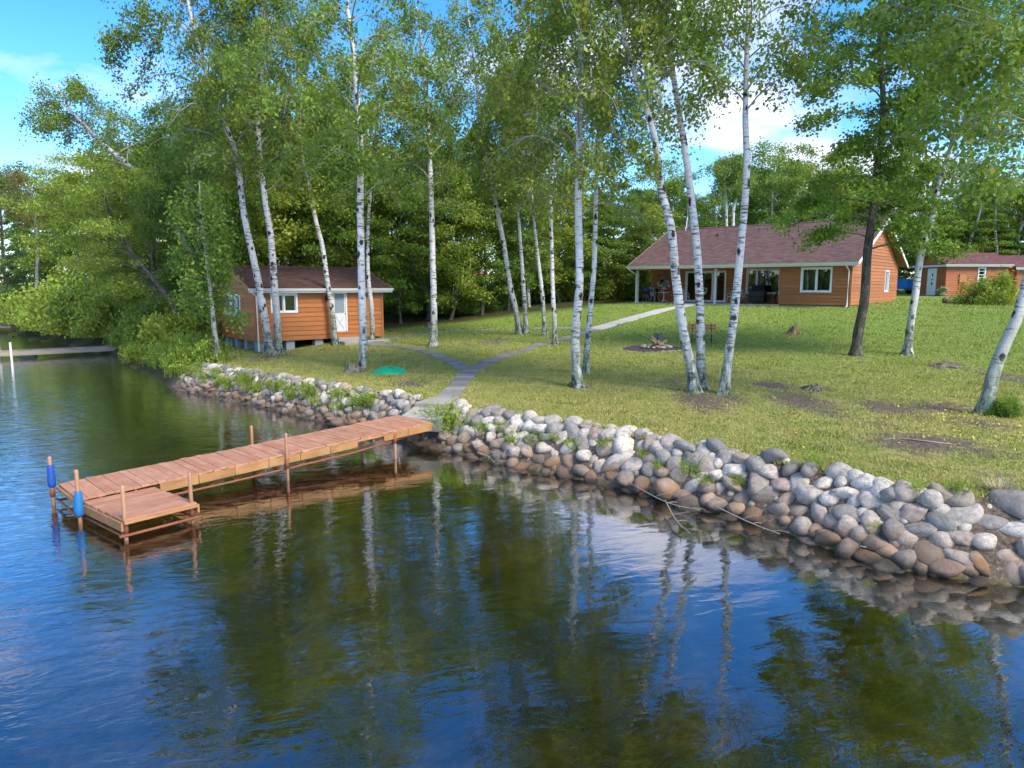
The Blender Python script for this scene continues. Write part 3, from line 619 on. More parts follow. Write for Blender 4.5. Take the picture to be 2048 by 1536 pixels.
# ------------------------------------------------------------------ buildings
def cut_rects(x0, x1, z0, z1, ops):
    xs = sorted({x0, x1, *[min(max(o[0], x0), x1) for o in ops], *[min(max(o[1], x0), x1) for o in ops]}); zs = sorted({z0, z1, *[min(max(o[2], z0), z1) for o in ops], *[min(max(o[3], z0), z1) for o in ops]})
    out = []
    for zi, zj in zip(zs[:-1], zs[1:]):
        run = None
        for xi, xj in zip(xs[:-1], xs[1:]):
            cx_, cz = (xi + xj) / 2, (zi + zj) / 2
            solid = not any(o[0] < cx_ < o[1] and o[2] < cz < o[3] for o in ops)
            if solid: run = (run[0], xj) if run else (xi, xj)
            elif run: out.append((*run, zi, zj)); run = None
        if run: out.append((*run, zi, zj))
    return out
class Wall:
    """a wall plane in a building's local frame: origin o, direction a along it, outward normal n"""
    def __init__(s, root, o, a, n): s.root = root; s.o = np.array(o, float); s.a = np.array(a, float); s.n = np.array(n, float)
    def pt(s, x, z, d): return s.o + s.a * x + s.n * d + np.array([0, 0, z])
    def slab(s, m, x0, x1, z0, z1, d0, d1, d1t=None):
        d1t = d1 if d1t is None else d1t
        m.hexa([s.pt(x0, z0, d0), s.pt(x1, z0, d0), s.pt(x1, z0, d1), s.pt(x0, z0, d1), s.pt(x0, z1, d0), s.pt(x1, z1, d0), s.pt(x1, z1, d1t), s.pt(x0, z1, d1t)])
    def clad(s, L, z0, z1, ex, ops, mat, gable=None, core=True, x0=0.0):
        if core:
            m = MB()
            for r in cut_rects(x0, L, z0, z1, ops): s.slab(m, r[0] + .02, r[1] - .02 if r[1] > L - .01 else r[1], r[2], r[3], -.12, -.001)
            m.build('wall', M['soffit'], s.root)
        top = gable[1] if gable else z1; n = int(math.ceil((top - z0) / ex))
        for k in range(n):
            a, b = z0 + k * ex, min(z0 + (k + 1) * ex, top); xa, xb = x0, L
            if gable and (a + b) / 2 > z1:
                f = 1 - ((a + b) / 2 - z1) / (gable[1] - z1); h = (L - x0) / 2; xa, xb = x0 + h - h * f, x0 + h + h * f
                if xb - xa < .15: continue
            for r in cut_rects(xa, xb, a + .016, b, ops):
                m = MB(); t0 = .042 - .026 * (r[2] - a) / ex; t1 = .042 - .026 * (r[3] - a) / ex
                s.slab(m, r[0], r[1], r[2], r[3] , .0, t0, t1); m.build('siding_board', mat, s.root)
        if gable:
            m = MB(); h = (L + x0) / 2; m.prism([s.pt(x0 + .03, z1, -.11), s.pt(L - .03, z1, -.11), s.pt(h, gable[1] - .03, -.11)], s.n * .108); m.build('gable_wall', mat, s.root)
    def window(s, x0, x1, z0, z1, divs=(), fw=.09, name='window', mat='vinyl', rails=(), proud=.06, glass='glass', depth=-.06, curtain=None, skipfrac=None):
        m = MB(); s.slab(m, x0, x1, z0, z0 + fw, -.08, proud); s.slab(m, x0, x1, z1 - fw, z1, -.08, proud); s.slab(m, x0, x0 + fw, z0 + fw, z1 - fw, -.08, proud); s.slab(m, x1 - fw, x1, z0 + fw, z1 - fw, -.08, proud)
        w = m.build(name, M[mat], s.root, bevel=.006)
        ed = [x0 + fw] + list(divs) + [x1 - fw]
        for d in divs: mm = MB(); s.slab(mm, d - .04, d + .04, z0 + fw, z1 - fw, -.075, proud - .012); mm.build('mullion', M[mat], w)
        for zz in rails: mm = MB(); s.slab(mm, x0 + fw, x1 - fw, zz - .025, zz + .025, -.07, proud - .018); mm.build('rail', M[mat], w)
        for i, (a, b) in enumerate(zip(ed[:-1], ed[1:])):
            a2 = a + (.04 if i else 0); b2 = b - (.04 if i < len(ed) - 2 else 0)
            mm = MB(); s.slab(mm, a2, b2, z0 + fw, z1 - fw, depth - .008, depth); mm.build('pane', M[glass], w)
            mm = MB(); e = .028
            for q in ((a2, a2 + e, z0 + fw, z1 - fw), (b2 - e, b2, z0 + fw, z1 - fw), (a2 + e, b2 - e, z0 + fw, z0 + fw + e), (a2 + e, b2 - e, z1 - fw - e, z1 - fw)): s.slab(mm, *q, depth + .001, depth + .03)
            mm.build('sash', M[mat], w)
        if curtain:
            mm = MB(); a, b = curtain; k = 14
            for i in range(k):
                xa, xb = a + (b - a) * i / k, a + (b - a) * (i + 1) / k; s.slab(mm, xa, xb, z0 + .05, z1 - .05, -.22 - .02 * (i % 2), -.19 - .02 * (i % 2))
            mm.build('curtain', M['curtain'], w)
        return w
def roof_slope(root, x0, x1, y_e, z_e, y_r, z_r, mat, ex=.145, th=.10, tri=None):
    """stepped shingle courses from the eave line (y_e,z_e) to the ridge (y_r,z_r)"""
    L = math.hypot(y_r - y_e, z_r - z_e); n = int(L / ex); m = MB(); dy, dz = (y_r - y_e) / n, (z_r - z_e) / n; nl = math.hypot(dy, dz); ny, nz = -dz / nl, dy / nl
    if nz < 0: ny, nz = -ny, -nz
    for k in range(n):
        ya, za, yb, zb = y_e + dy * k, z_e + dz * k, y_e + dy * (k + 1), z_e + dz * (k + 1); t = .014
        m.add([(x0, ya, za), (x1, ya, za), (x1, yb + dy * .1, zb + dz * .1), (x0, yb + dy * .1, zb + dz * .1), (x0, ya + ny * t, za + nz * t), (x1, ya + ny * t, za + nz * t), (x1, yb + ny * .003, zb + nz * .003), (x0, yb + ny * .003, zb + nz * .003)],
              [(4, 5, 6, 7), (0, 1, 5, 4), (0, 4, 7, 3), (1, 2, 6, 5)])
    deck = MB(); deck.prism([(x0 + .01, y_e, z_e - .002), (x0 + .01, y_r, z_r - .002), (x0 + .01, y_r - ny * th, z_r - nz * th), (x0 + .01, y_e - ny * th, z_e - nz * th)], (x1 - x0 - .02, 0, 0))
    d = deck.build('roof', M['soffit'], root); o = m.build('shingle_courses', mat, d); tag(o, None, None, None, 'stuff'); return d
def rake(root, x, y_e, z_e, y_r, z_r, w=.18, th=.035, mat='white'):
    dy, dz = y_r - y_e, z_r - z_e; l = math.hypot(dy, dz); ny, nz = -dz / l, dy / l
    if nz < 0: ny, nz = -ny, -nz
    m = MB(); m.prism([(x, y_e, z_e), (x, y_r, z_r), (x, y_r - ny * w, z_r - nz * w), (x, y_e - ny * w, z_e - nz * w)], (th, 0, 0)); m.build('rake_board', M[mat], root)
def gutter(root, x0, x1, y, z, s=-1, mat='white'):
    m = MB(); prof = [(0, 0), (0, -.11), (s * .07, -.11), (s * .11, -.02), (s * .12, 0), (s * .10, 0), (s * .06, -.085), (s * .012, -.085), (s * .012, 0)]
    m.prism([(x0, y + p[0], z + p[1]) for p in prof], (x1 - x0, 0, 0)); m.build('gutter', M[mat], root)
    m = MB(); m.box((x0 + .03, y - s * .005, z - .2), (x1 - .03, y - s * .03, z + .0)); m.build('fascia', M[mat], root)
def downspout(root, pts, mat='white', r=.045):
    MB().tube(pts, r, 6).build('downspout', M[mat], root)

def build_house():
    u = np.array([.757, -.653]); O = np.array([8.8, 50.57]); zf = 2.88
    h = thing('lake_house', 'long cedar brown house with mauve shingle roof and open porch', 'house', (*O, zf), math.atan2(u[1], u[0]))
    L, D, E, RZ = 14.15, 10.6, 2.42, 5.22; PD = 2.0; px = 10.05
    M1 = M['siding_house']
    fl = MB(); fl.box((-.25, -.12, -.5), (px, PD, -.015)); fl.build('porch_slab', M['concrete'], h, bevel=.01)
    fl = MB(); fl.box((px + .01, .06, -.6), (L - .04, D - .04, -.02)); fl.box((.06, PD + .02, -.6), (px, D - .04, -.02)); fl.build('foundation', M['concrete_old'], h)
    fl = MB(); fl.box((.15, PD + .2, -.01), (L - .15, D - .15, .0)); fl.build('floor', M['interior'], h)
    fr = Wall(h, (px, 0, 0), (1, 0, 0), (0, -1, 0)); w1 = (11.3 - px, 13.1 - px, .74, 2.22)
    fr.clad(L - px, 0, E, .20, [w1], M1); fr.window(*w1[:2], *w1[2:], divs=((w1[0] + w1[1]) / 2,), fw=.10)
    rc = Wall(h, (0, PD, 0), (1, 0, 0), (0, -1, 0)); dr = (2.7, 5.7, .02, 2.16); pw = (7.1, 9.35, .60, 2.24)
    rc.clad(px, 0, E, .20, [dr, pw], M1); rc.window(*dr, divs=(3.75, 4.72), fw=.11, name='patio_door'); rc.window(*pw, divs=(7.78,), fw=.10)
    st = Wall(h, (px, PD, 0), (0, -1, 0), (-1, 0, 0)); st.clad(PD, 0, E, .20, [], M1)
    lf = Wall(h, (0, D, 0), (0, -1, 0), (-1, 0, 0)); lf.clad(D - PD, 0, E, .20, [], M1)
    sd = Wall(h, (L, 0, 0), (0, 1, 0), (1, 0, 0)); s1 = (2.95, 3.65, .72, 2.12); s2 = (7.3, 8.25, .72, 2.14)
    sd.clad(D, 0, E, .20, [s1, s2], M1, gable=(E, RZ - .1)); sd.window(*s1, fw=.09); sd.window(*s2, fw=.09)
    lg = Wall(h, (0, D, 0), (0, -1, 0), (-1, 0, 0)); lg.clad(D, E, E + .01, .20, [], M1, gable=(E + .01, RZ - .1), core=False)
    bk = Wall(h, (L, D, 0), (-1, 0, 0), (0, 1, 0)); bk.clad(L, 0, E, .20, [], M1)
    c = MB(); c.box((-.05, -.02, E - .02), (L - .02, D - .05, E + .05)); c.build('ceiling', M['soffit'], h)
    b = MB(); b.box((-.04, -.06, E - .22), (px, .08, E - .021)); b.build('porch_beam', M['trim_orange'], h, bevel=.008)
    for x in (.03, 3.0, 5.85):
        p = MB(); p.box((x - .075, -.05, -.015), (x + .075, .10, E - .221)); p.build('porch_post', M['white_dirty'], h, bevel=.01)
    for x in (px - .02, L - .03):
        p = MB(); p.box((x, -.055, 0), (x + .09, -.043, E)); p.build('corner_board', M['trim_orange'], h)
    p = MB(); p.box((L + .043, -.03, 0), (L + .055, .08, E)); p.build('corner_board', M['trim_orange'], h)
    ov = .62; ze = E + .06; half = D / 2; zr = RZ + .06; sl = (zr - ze) / (half + ov)
    roof_slope(h, -.45, L + .5, -ov, ze, half, zr, M['shingle_house']); roof_slope(h, -.45, L + .5, D + ov, ze, half, zr, M['shingle_house'])
    rc_ = MB(); rc_.tube([(-.45, half, zr + .0), (L + .5, half, zr + .0)], .07, 8); rc_.build('ridge_cap', M['shingle_house'], h)
    rake(h, L + .50, -ov, ze - .0, half, zr - .0); rake(h, L + .50, D + ov, ze, half, zr); rake(h, -.485, -ov, ze, half, zr); rake(h, -.485, D + ov, ze, half, zr)
    gutter(h, -.5, L + .52, -ov, ze - .01)
    sf = MB(); sf.box((-.42, -ov + .04, E - .06), (L + .46, -.062, E - .03)); sf.build('soffit', M['soffit'], h)
    downspout(h, [(-.3, -ov - .06, ze - .1), (-.28, -ov + .0, ze - .25), (.02, -.14, ze - .55), (.02, -.14, -.05)])
    downspout(h, [(L - .15, -ov - .05, ze - .1), (L - .15, -ov + .05, ze - .22), (L - .12, -.11, ze - .5), (L - .12, -.11, -.02), (L - .12, -.32, -.08)])
    v = MB(); v.tube([(4.1, 3.8, 4.15), (4.1, 3.8, 4.75)], .06, 10); v.build('roof_vent', M['black'], h)
    v = MB(); v.box((L + .02, .55, E + .35), (L + .16, .85, E + .5)); v.build('flood_lamp', M['white'], h)
    v = MB(); v.lathe([(.0, .16), (.06, .14), (.07, 0), (.05, -.06), (0, -.08)], (6.5, PD - .16, 1.9), 10); v.build('porch_lamp', M['white'], h, True)
    an = thing('antenna_mast', 'thin antenna tripod standing behind the house roof ridge', 'antenna', (*(O + u * .9 + np.array([.653, .757]) * 5.5), zf + 5.0))
    for k in range(3):
        a = k * 2.1; MB().tube([(.5 * math.cos(a), .5 * math.sin(a), -.05), (0, 0, 1.2)], .02, 5).build('leg', M['steel'], an)
    MB().tube([(0, 0, 0), (0, 0, 2.3)], .022, 6).build('mast', M['steel'], an)
    return h, O, u, zf
HOUSE, HO, HU, HZ = build_house()
HV = np.array([.653, .757])
def hp(x, y, z=0): return np.array([*(HO + HU * x + HV * y), HZ + z - .015])
HA = math.atan2(HU[1], HU[0])

def build_cabin():
    u = np.array([.787, .617]); O = np.array([-11.7, 32.5]); zf = 1.45
    h = thing('cabin', 'small orange lap sided cabin raised on concrete block piers', 'cabin', (*O, zf), math.atan2(u[1], u[0]))
    L, D, E, RZ = 6.45, 5.8, 2.42, 3.46; M1 = M['siding_cabin']
    vv = np.array([-.617, .787])
    def g(x, y): p = O + u * x + vv * y; return gz(*p) - zf
    for (x, y) in [(.25, .28), (1.62, .28), (3.05, .28), (.25, 1.7), (.25, 3.1), (.25, 4.6), (.25, 5.5), (3.05, 3.0), (3.05, 5.5), (6.2, 3), (6.2, 5.5), (4.9, .3)]:
        zb = g(x, y) - .1; k = 0; pier = None; top = -.012
        n = max(1, int(math.ceil((top - zb) / .2)))
        m = MB(); m.box((x - .2, y - .2, zb), (x + .2, y + .2, top)); pier = m.build('pier', M['block'], h, bevel=.008)
        for j in range(n):
            z1 = top - j * .2; z0 = max(zb, z1 - .19)
            if z1 - z0 < .04: continue
            m = MB(); m.box((x - .206, y - .206, z0), (x + .206, y + .206, z1)); m.build('block', M['block'], pier, bevel=.01)
    m = MB(); m.box((.02, .02, -.01), (L - .02, D - .02, .12)); m.build('floor_frame', M['soffit'], h)
    fr = Wall(h, (0, 0, 0), (1, 0, 0), (0, -1, 0)); w1 = (.72, 2.0, 1.30, 2.22); dr = (3.74, 4.50, .33, 2.30)
    fr.clad(L, 0, E, .218, [w1, dr], M1); fr.window(*w1, divs=(1.36,), fw=.085, curtain=(1.62, 1.92))
    d = MB(); s = fr
    fw = .07; s.slab(d, dr[0], dr[0] + fw, dr[2], dr[3], -.08, .06); s.slab(d, dr[1] - fw, dr[1], dr[2], dr[3], -.08, .06); s.slab(d, dr[0] + fw, dr[1] - fw, dr[3] - fw, dr[3], -.08, .06); do = d.build('door', M['white'], h)
    d = MB(); s.slab(d, dr[0] + fw, dr[1] - fw, dr[2], dr[2] + .86, -.05, .01); d.build('lower_panel', M['white'], do)
    for a, b in (((0, 0), (1, 1)), ((0, 1), (1, 0))):
        x0, x1 = dr[0] + fw + .09, dr[1] - fw - .09; z0, z1 = dr[2] + .1, dr[2] + .76
        p = [s.pt(x0 + (x1 - x0) * a[0], z0 + (z1 - z0) * a[1], .016), s.pt(x0 + (x1 - x0) * b[0], z0 + (z1 - z0) * b[1], .016)]; MB().tube(p, .014, 4).build('cross_trim', M['white_dirty'], do)
    d = MB(); s.slab(d, dr[0] + fw + .05, dr[1] - fw - .05, dr[2] + .9, dr[3] - fw - .05, -.02, -.012); d.build('screen', M['screen'], do)
    d = MB()
    for q in ((dr[0] + fw, dr[0] + fw + .05, dr[2] + .86, dr[3] - fw), (dr[1] - fw - .05, dr[1] - fw, dr[2] + .86, dr[3] - fw), (dr[0] + fw + .05, dr[1] - fw - .05, dr[3] - fw - .05, dr[3] - fw), (dr[0] + fw + .05, dr[1] - fw - .05, dr[2] + .86, dr[2] + .9)): s.slab(d, *q, -.05, .012)
    for k in range(9):
        z = dr[2] + .93 + k * .115
        for xx, sg in ((dr[0] + fw + .05, 1), (dr[1] - fw - .05, -1)):
            c = s.pt(xx, z, 0); d.add([c + s.a * 0 + np.array([0, 0, -.045]) + s.n * .008, c + s.a * sg * .03 + s.n * .008, c + np.array([0, 0, .045]) + s.n * .008], [(0, 1, 2)])
    d.build('scalloped_frame', M['white'], do)
    MB().tube([s.pt(dr[1] - fw - .03, dr[2] + .88, .015), s.pt(dr[1] - fw - .03, dr[2] + .88, .05)], .02, 8).build('handle', M['black'], do)
    d = MB(); c = s.pt(3.43, 1.98, .12); d.lathe([(0, .17), (.03, .12), (.085, .07), (.075, -.08), (.03, -.13), (0, -.15)], c, 8); d.tube([s.pt(3.43, 2.08, .0), c + np.array([0, 0, .1])], .014, 6); d.build('wall_lantern', M['iron'], h)
    lf = Wall(h, (0, D, 0), (0, -1, 0), (-1, 0, 0)); w2 = (D - 4.3, D - 1.95, 1.12, 2.16); lf.clad(D, 0, E, .218, [w2], M1, gable=None)
    wv = M['vinyl']; lf.window(*w2, divs=(w2[0] + .8, w2[0] + 1.58), fw=.08, curtain=(w2[0] + .1, w2[0] + .9))
    m = MB(); m.prism([(-.02, -.0, E + .0), (-.02, D, E), (-.02, D / 2, RZ - .06)], (.09, 0, 0)); m.build('gable_panel', M['trim_orange'], h)
    m = MB(); m.prism([(L - .06, 0, E), (L - .06, D, E), (L - .06, D / 2, RZ - .06)], (.07, 0, 0)); m.build('gable_panel', M['trim_orange'], h)
    rt = Wall(h, (L, 0, 0), (0, 1, 0), (1, 0, 0)); rt.clad(D, 0, E, .218, [], M1)
    bk = Wall(h, (L, D, 0), (-1, 0, 0), (0, 1, 0)); bk.clad(L, 0, E, .218, [], M1)
    for x, y in ((-.03, -.035), (L - .06, -.035)):
        p = MB(); p.box((x, y - .022, .0), (x + .09, y - .008, E)); p.build('corner_board', M['trim_orange'], h)
    ov = .32; ze = E + .03; zr = RZ + .03
    roof_slope(h, -.30, L + .42, -ov, ze, D / 2, zr, M['shingle_cabin']); roof_slope(h, -.30, L + .42, D + ov, ze, D / 2, zr, M['shingle_cabin'])
    MB().tube([(-.3, D / 2, zr), (L + .42, D / 2, zr)], .05, 8).build('ridge_cap', M['shingle_cabin'], h)
    for x in (-.335, L + .42): rake(h, x, -ov, ze, D / 2, zr, .16, .035, 'trim_orange'); rake(h, x, D + ov, ze, D / 2, zr, .16, .035, 'trim_orange')
    gutter(h, -.36, L + .46, -ov, ze - .01)
    c = MB(); c.box((.0, .0, E - .02), (L, D, E - .001)); c.build('ceiling', M['interior'], h)
    downspout(h, [(-.2, -ov - .06, ze - .1), (-.2, -ov - .02, ze - .2), (.06, -.12, ze - .36), (.06, -.12, -.40), (.16, -.34, -.52)])
    st = thing('doorstep', 'low concrete doorsteps in front of the cabin door', 'steps', (*(O + u * 4.3 - vv * .5), gz(*(O + u * 4.3 - vv * .5))), math.atan2(u[1], u[0]))
    m = MB(); m.box((-.5, .0, -.2), (.85, .45, .26)); m.build('upper_step', M['concrete_old'], st, bevel=.015); m = MB(); m.box((-.45, -.55, -.2), (1.9, -.01, .11)); m.build('lower_step', M['concrete_old'], st, bevel=.015)
build_cabin()

def build_shed():
    O = np.array([34.4, 57.0]); zf = gz(*O) + .02
    h = thing('garden_shed', 'red brown log sided shed with plum roof and white door', 'shed', (*O, zf), R(2))
    L, D, E, RZ = 5.0, 3.9, 2.45, 3.45; M1 = M['siding_shed']
    fr = Wall(h, (0, 0, 0), (1, 0, 0), (0, -1, 0)); w1 = (2.55, 3.18, 1.05, 2.22); fr.clad(L, 0, E, .17, [w1], M1); fr.window(*w1, fw=.09, rails=(1.65, 1.42, 1.92))
    lf = Wall(h, (0, D, 0), (0, -1, 0), (-1, 0, 0)); dr = (1.55, 2.75, 0.02, 2.18); lf.clad(D, 0, E, .17, [dr], M1)
    d = MB(); lf.slab(d, *dr, -.06, .03); do = d.build('door', M['white'], h)
    for z, k in ((1.65, 0), (1.30, 1), (.95, 0)):
        d = MB(); c = lf.pt(2.2, z, .034)
        d.add([c + np.array([0, -.14, 0]), c + np.array([0, 0, -.14 if not k else -.06]), c + np.array([0, .14, 0]), c + np.array([0, 0, .14 if not k else .06])], [(0, 1, 2, 3)]); d.build('pane', M['glass'], do)
    rt = Wall(h, (L, 0, 0), (0, 1, 0), (1, 0, 0)); rt.clad(D, 0, E, .17, [], M1); bk = Wall(h, (L, D, 0), (-1, 0, 0), (0, 1, 0)); bk.clad(L, 0, E, .17, [], M1)
    ov = .3; ze = E + .02; zr = RZ
    roof_slope(h, -.2, L + .2, -ov, ze, D / 2, zr, M['shingle_shed']); roof_slope(h, -.2, L + .2, D + ov, ze, D / 2, zr, M['shingle_shed'])
    for x in (.0, L - .08): m = MB(); m.prism([(x, 0, E), (x, D, E), (x, D / 2, RZ - .08)], (.08, 0, 0)); m.build('gable_panel', M['trim_orange'], h)
    gutter(h, -.25, L + .2, -ov, ze - .01)
    m = MB(); m.box((-.24, -ov, E - .17), (-.21, D + ov, E - .01)); m.build('fascia', M['white'], h)
    m = MB(); m.box((1.05, -.12, 1.05), (1.55, -.03, 1.68)); m.build('meter_box', M['trim_orange'], h, bevel=.01)
    for x in (1.12, 1.5):
        for z in (.62, .92): m = MB(); m.box((x - .07, -.09, z - .08), (x + .07, -.03, z + .08)); m.build('junction_box', M['trim_orange'], h, bevel=.01)
    MB().tube([(1.3, -.06, .1), (1.3, -.06, 1.05)], .03, 6).build('conduit', M['siding_shed'], h)
    pl = hit(1905, 604)
    g = thing('garage', 'low garage with plum shingle roof at the right edge behind the bush', 'garage', (40.4, 57.6, gz(40.4, 57.6)), R(2))
    L2, D2, E2 = 6.0, 5.0, 2.2
    f = Wall(g, (0, 0, 0), (1, 0, 0), (0, -1, 0)); f.clad(L2, 0, E2, .17, [], M1); f = Wall(g, (0, D2, 0), (0, -1, 0), (-1, 0, 0)); f.clad(D2, 0, E2, .17, [], M1, gable=(E2, E2 + .95))
    f = Wall(g, (L2, 0, 0), (0, 1, 0), (1, 0, 0)); f.clad(D2, 0, E2, .17, [], M1, gable=(E2, E2 + .95)); f = Wall(g, (L2, D2, 0), (-1, 0, 0), (0, 1, 0)); f.clad(L2, 0, E2, .17, [], M1)
    roof_slope(g, -.25, L2 + .25, -.3, E2, D2 / 2, E2 + 1.05, M['shingle_shed']); roof_slope(g, -.25, L2 + .25, D2 + .3, E2, D2 / 2, E2 + 1.05, M['shingle_shed']); gutter(g, -.3, L2 + .25, -.3, E2 - .01)
build_shed()

def build_neighbour():
    O = np.array([-11.5, 60.0]); h = thing('cottage', 'pale cottage half hidden by trees behind the small cabin', 'house', (*O, gz(*O)), R(10))
    f = Wall(h, (0, 0, 0), (1, 0, 0), (0, -1, 0)); w = (1.2, 2.4, 1.0, 2.1); w2 = (6.6, 7.8, 1.0, 2.1); f.clad(9, 0, 2.6, .16, [w, w2], M['white_dirty']); f.window(*w); f.window(*w2)
    for o, a, n, l in (((0, 6, 0), (0, -1, 0), (-1, 0, 0), 6), ((9, 0, 0), (0, 1, 0), (1, 0, 0), 6)): Wall(h, o, a, n).clad(l, 0, 2.6, .16, [], M['white_dirty'], gable=(2.6, 3.9))
    roof_slope(h, -.3, 9.3, -.4, 2.6, 3, 4.0, M['shingle_shed']); roof_slope(h, -.3, 9.3, 6.4, 2.6, 3, 4.0, M['shingle_shed'])
build_neighbour()

# ------------------------------------------------------------------ trees
def leaves_mesh(name, C, size, mat, r, flat=0.0, aspect=.62, droop=.5):
    """one folded diamond leaf at every point of C"""
    n = len(C); a = r.normal(size=(n, 3)); a[:, 2] -= droop; a /= np.linalg.norm(a, axis=1)[:, None]
    nrm = r.normal(size=(n, 3)); nrm[:, 2] = nrm[:, 2] * (1 - flat) + flat * 2.2
    b = np.cross(a, nrm); b /= np.linalg.norm(b, axis=1)[:, None] + 1e-9; up = np.cross(b, a)
    L = (size * r.uniform(.5, 1.5, n))[:, None]; Wd = L * aspect * .5
    p0 = C - a * L * .5; p1 = C + b * Wd - a * L * .08 + up * L * .08; p2 = C + a * L * .5 - up * L * .05; p3 = C - b * Wd - a * L * .08 + up * L * .08
    V = np.stack([p0, p1, p2, p3], 1).reshape(-1, 3)
    return np_mesh(name, V, 4, np.arange(4 * n), mat)
def bez(p0, p1, p2, t): t = np.asarray(t)[:, None]; return (1 - t) ** 2 * p0 + 2 * t * (1 - t) * p1 + t * t * p2
def grow(r, trunk, rad, z_lo, n_limb, Rad, up=.55, droop=.55, n_twig=7, prof=None, twl=.42, tw_droop=.5, bias=None):
    """limbs and twigs on a trunk polyline; returns branch tubes and twig curves"""
    z = trunk[:, 2]; top = z[-1]; tubes = []; tw = []
    for i in range(n_limb):
        h = (i + r.uniform(.1, .9)) / n_limb; zz = z_lo + (top - z_lo) * (h ** .95) * .97
        k = min(len(z) - 2, max(0, np.searchsorted(z, zz) - 1)); f = (zz - z[k]) / (z[k + 1] - z[k] + 1e-6); p = trunk[k] + (trunk[k + 1] - trunk[k]) * np.clip(f, 0, 1); rt = rad[k]
        pr = prof(h) if prof else math.sin(math.pi * (.14 + .80 * h)) ** .8
        az = i * 2.399 + r.uniform(-.5, .5)
        if bias is not None and r.random() < bias[1]: az = bias[0] + r.normal(0, .6)
        l = Rad * pr * r.uniform(.65, 1.2); d = np.array([math.cos(az), math.sin(az), 0]); side = np.array([-d[1], d[0], 0])
        p1 = p + d * l * .5 + np.array([0, 0, up * l * r.uniform(.55, 1.0)]) + side * r.normal(0, .10) * l; p2 = p + d * l + np.array([0, 0, (up - droop * r.uniform(.5, 1.1)) * l]) + side * r.normal(0, .2) * l
        rb = max(.010, min(rt * .38, .008 + .010 * l)); c = bez(p, p1, p2, np.linspace(0, 1, 7)); tubes.append((c, np.linspace(rb, .006, 7), 5)); tw.append((c[3], c[5], p2, .5))
        for j in range(n_twig):
            t = .22 + .78 * (j + r.random()) / n_twig; q = bez(p, p1, p2, [t])[0]; a2 = az + r.choice([-1, 1]) * r.uniform(.35, 1.3); l2 = l * twl * r.uniform(.5, 1.15) * (1.15 - .4 * t) + .15
            d2 = np.array([math.cos(a2), math.sin(a2), 0]); q1 = q + d2 * l2 * .6 + np.array([0, 0, l2 * r.uniform(-.05, .35)]); q2 = q + d2 * l2 + np.array([0, 0, l2 * (r.uniform(-.2, .3) - tw_droop)])
            tubes.append((bez(q, q1, q2, np.linspace(0, 1, 4)), np.linspace(max(.005, rb * .35), .004, 4), 3)); tw.append((q, q1, q2, 1.0))
    return tubes, tw
def leaf_points(r, tw, n, sig, sz=1.0):
    w = np.array([np.linalg.norm(c - a) + .1 for a, b, c, k in tw]) * np.array([k for *_, k in tw]); w *= r.gamma(.75, 1.0, len(w)) + .06; w /= w.sum()
    i = r.choice(len(tw), n, p=w); t = np.clip(r.beta(1.6, 1.0, n), .05, 1)[:, None]
    A = np.array([q[0] for q in tw])[i]; B = np.array([q[1] for q in tw])[i]; C = np.array([q[2] for q in tw])[i]
    P = (1 - t) ** 2 * A + 2 * t * (1 - t) * B + t * t * C
    return P + r.normal(0, 1, (n, 3)) * np.array([sig, sig, sig * sz])
def tubes_mesh(name, tubes, mat):
    m = MB(); b = 0; VV = []; FF = []
    for c, rr, sd in tubes:
        V, Fs = tube(c, rr, sd); VV.append(V); FF.append(np.array(Fs) + b); b += len(V)
    return np_mesh(name, np.vstack(VV), 4, np.vstack(FF), mat, True)
def trunk_mesh(name, path, rad, mat, r, sides=14, flare=.5, fl_h=.22):
    n = len(path); th = np.arange(sides) * 2 * math.pi / sides; z = path[:, 2] - path[0, 2]
    lobe = 1 + (.10 * np.sin(3 * th + r.uniform(0, 6)) + .10 * np.sin(5 * th + r.uniform(0, 6)))[None, :] * np.exp(-z / .5)[:, None] * 1.8 + r.normal(0, .018, (n, sides))
    rr = rad * (1 + flare * np.exp(-z / fl_h)); V, Fs = tube(path, rr, sides, lobe)
    # level the foot of the trunk into the ground
    return np_mesh(name, V, 4, np.array(Fs), mat, True)
def px_path(base, pts, top_h, n=40, yjit=.25, seed=0):
    """trunk line measured at the depth of its base; continues above the frame to top_h metres"""
    r = np.random.default_rng(seed); Y = base[1]; P = [np.array([base[0], base[1], base[2] - .12])]
    for k, (px, py) in enumerate(pts): q = at_y(px, py, Y); q[1] = Y + r.normal(0, yjit) * (k + 1) / len(pts); P.append(q)
    while P[-1][2] - base[2] > top_h and len(P) > 3: P.pop()
    if P[-1][2] - base[2] < top_h - .5:
        d = P[-1] - P[-2]; d = d / np.linalg.norm(d); d = d * .6 + np.array([r.normal(0, .05), r.normal(0, .05), .7]); d /= np.linalg.norm(d); rem = top_h - (P[-1][2] - base[2]); P.append(P[-1] + d * rem * .5); P.append(P[-1] + d * rem * .5 + r.normal(0, .15, 3))
    C = catmull(P, n); return C
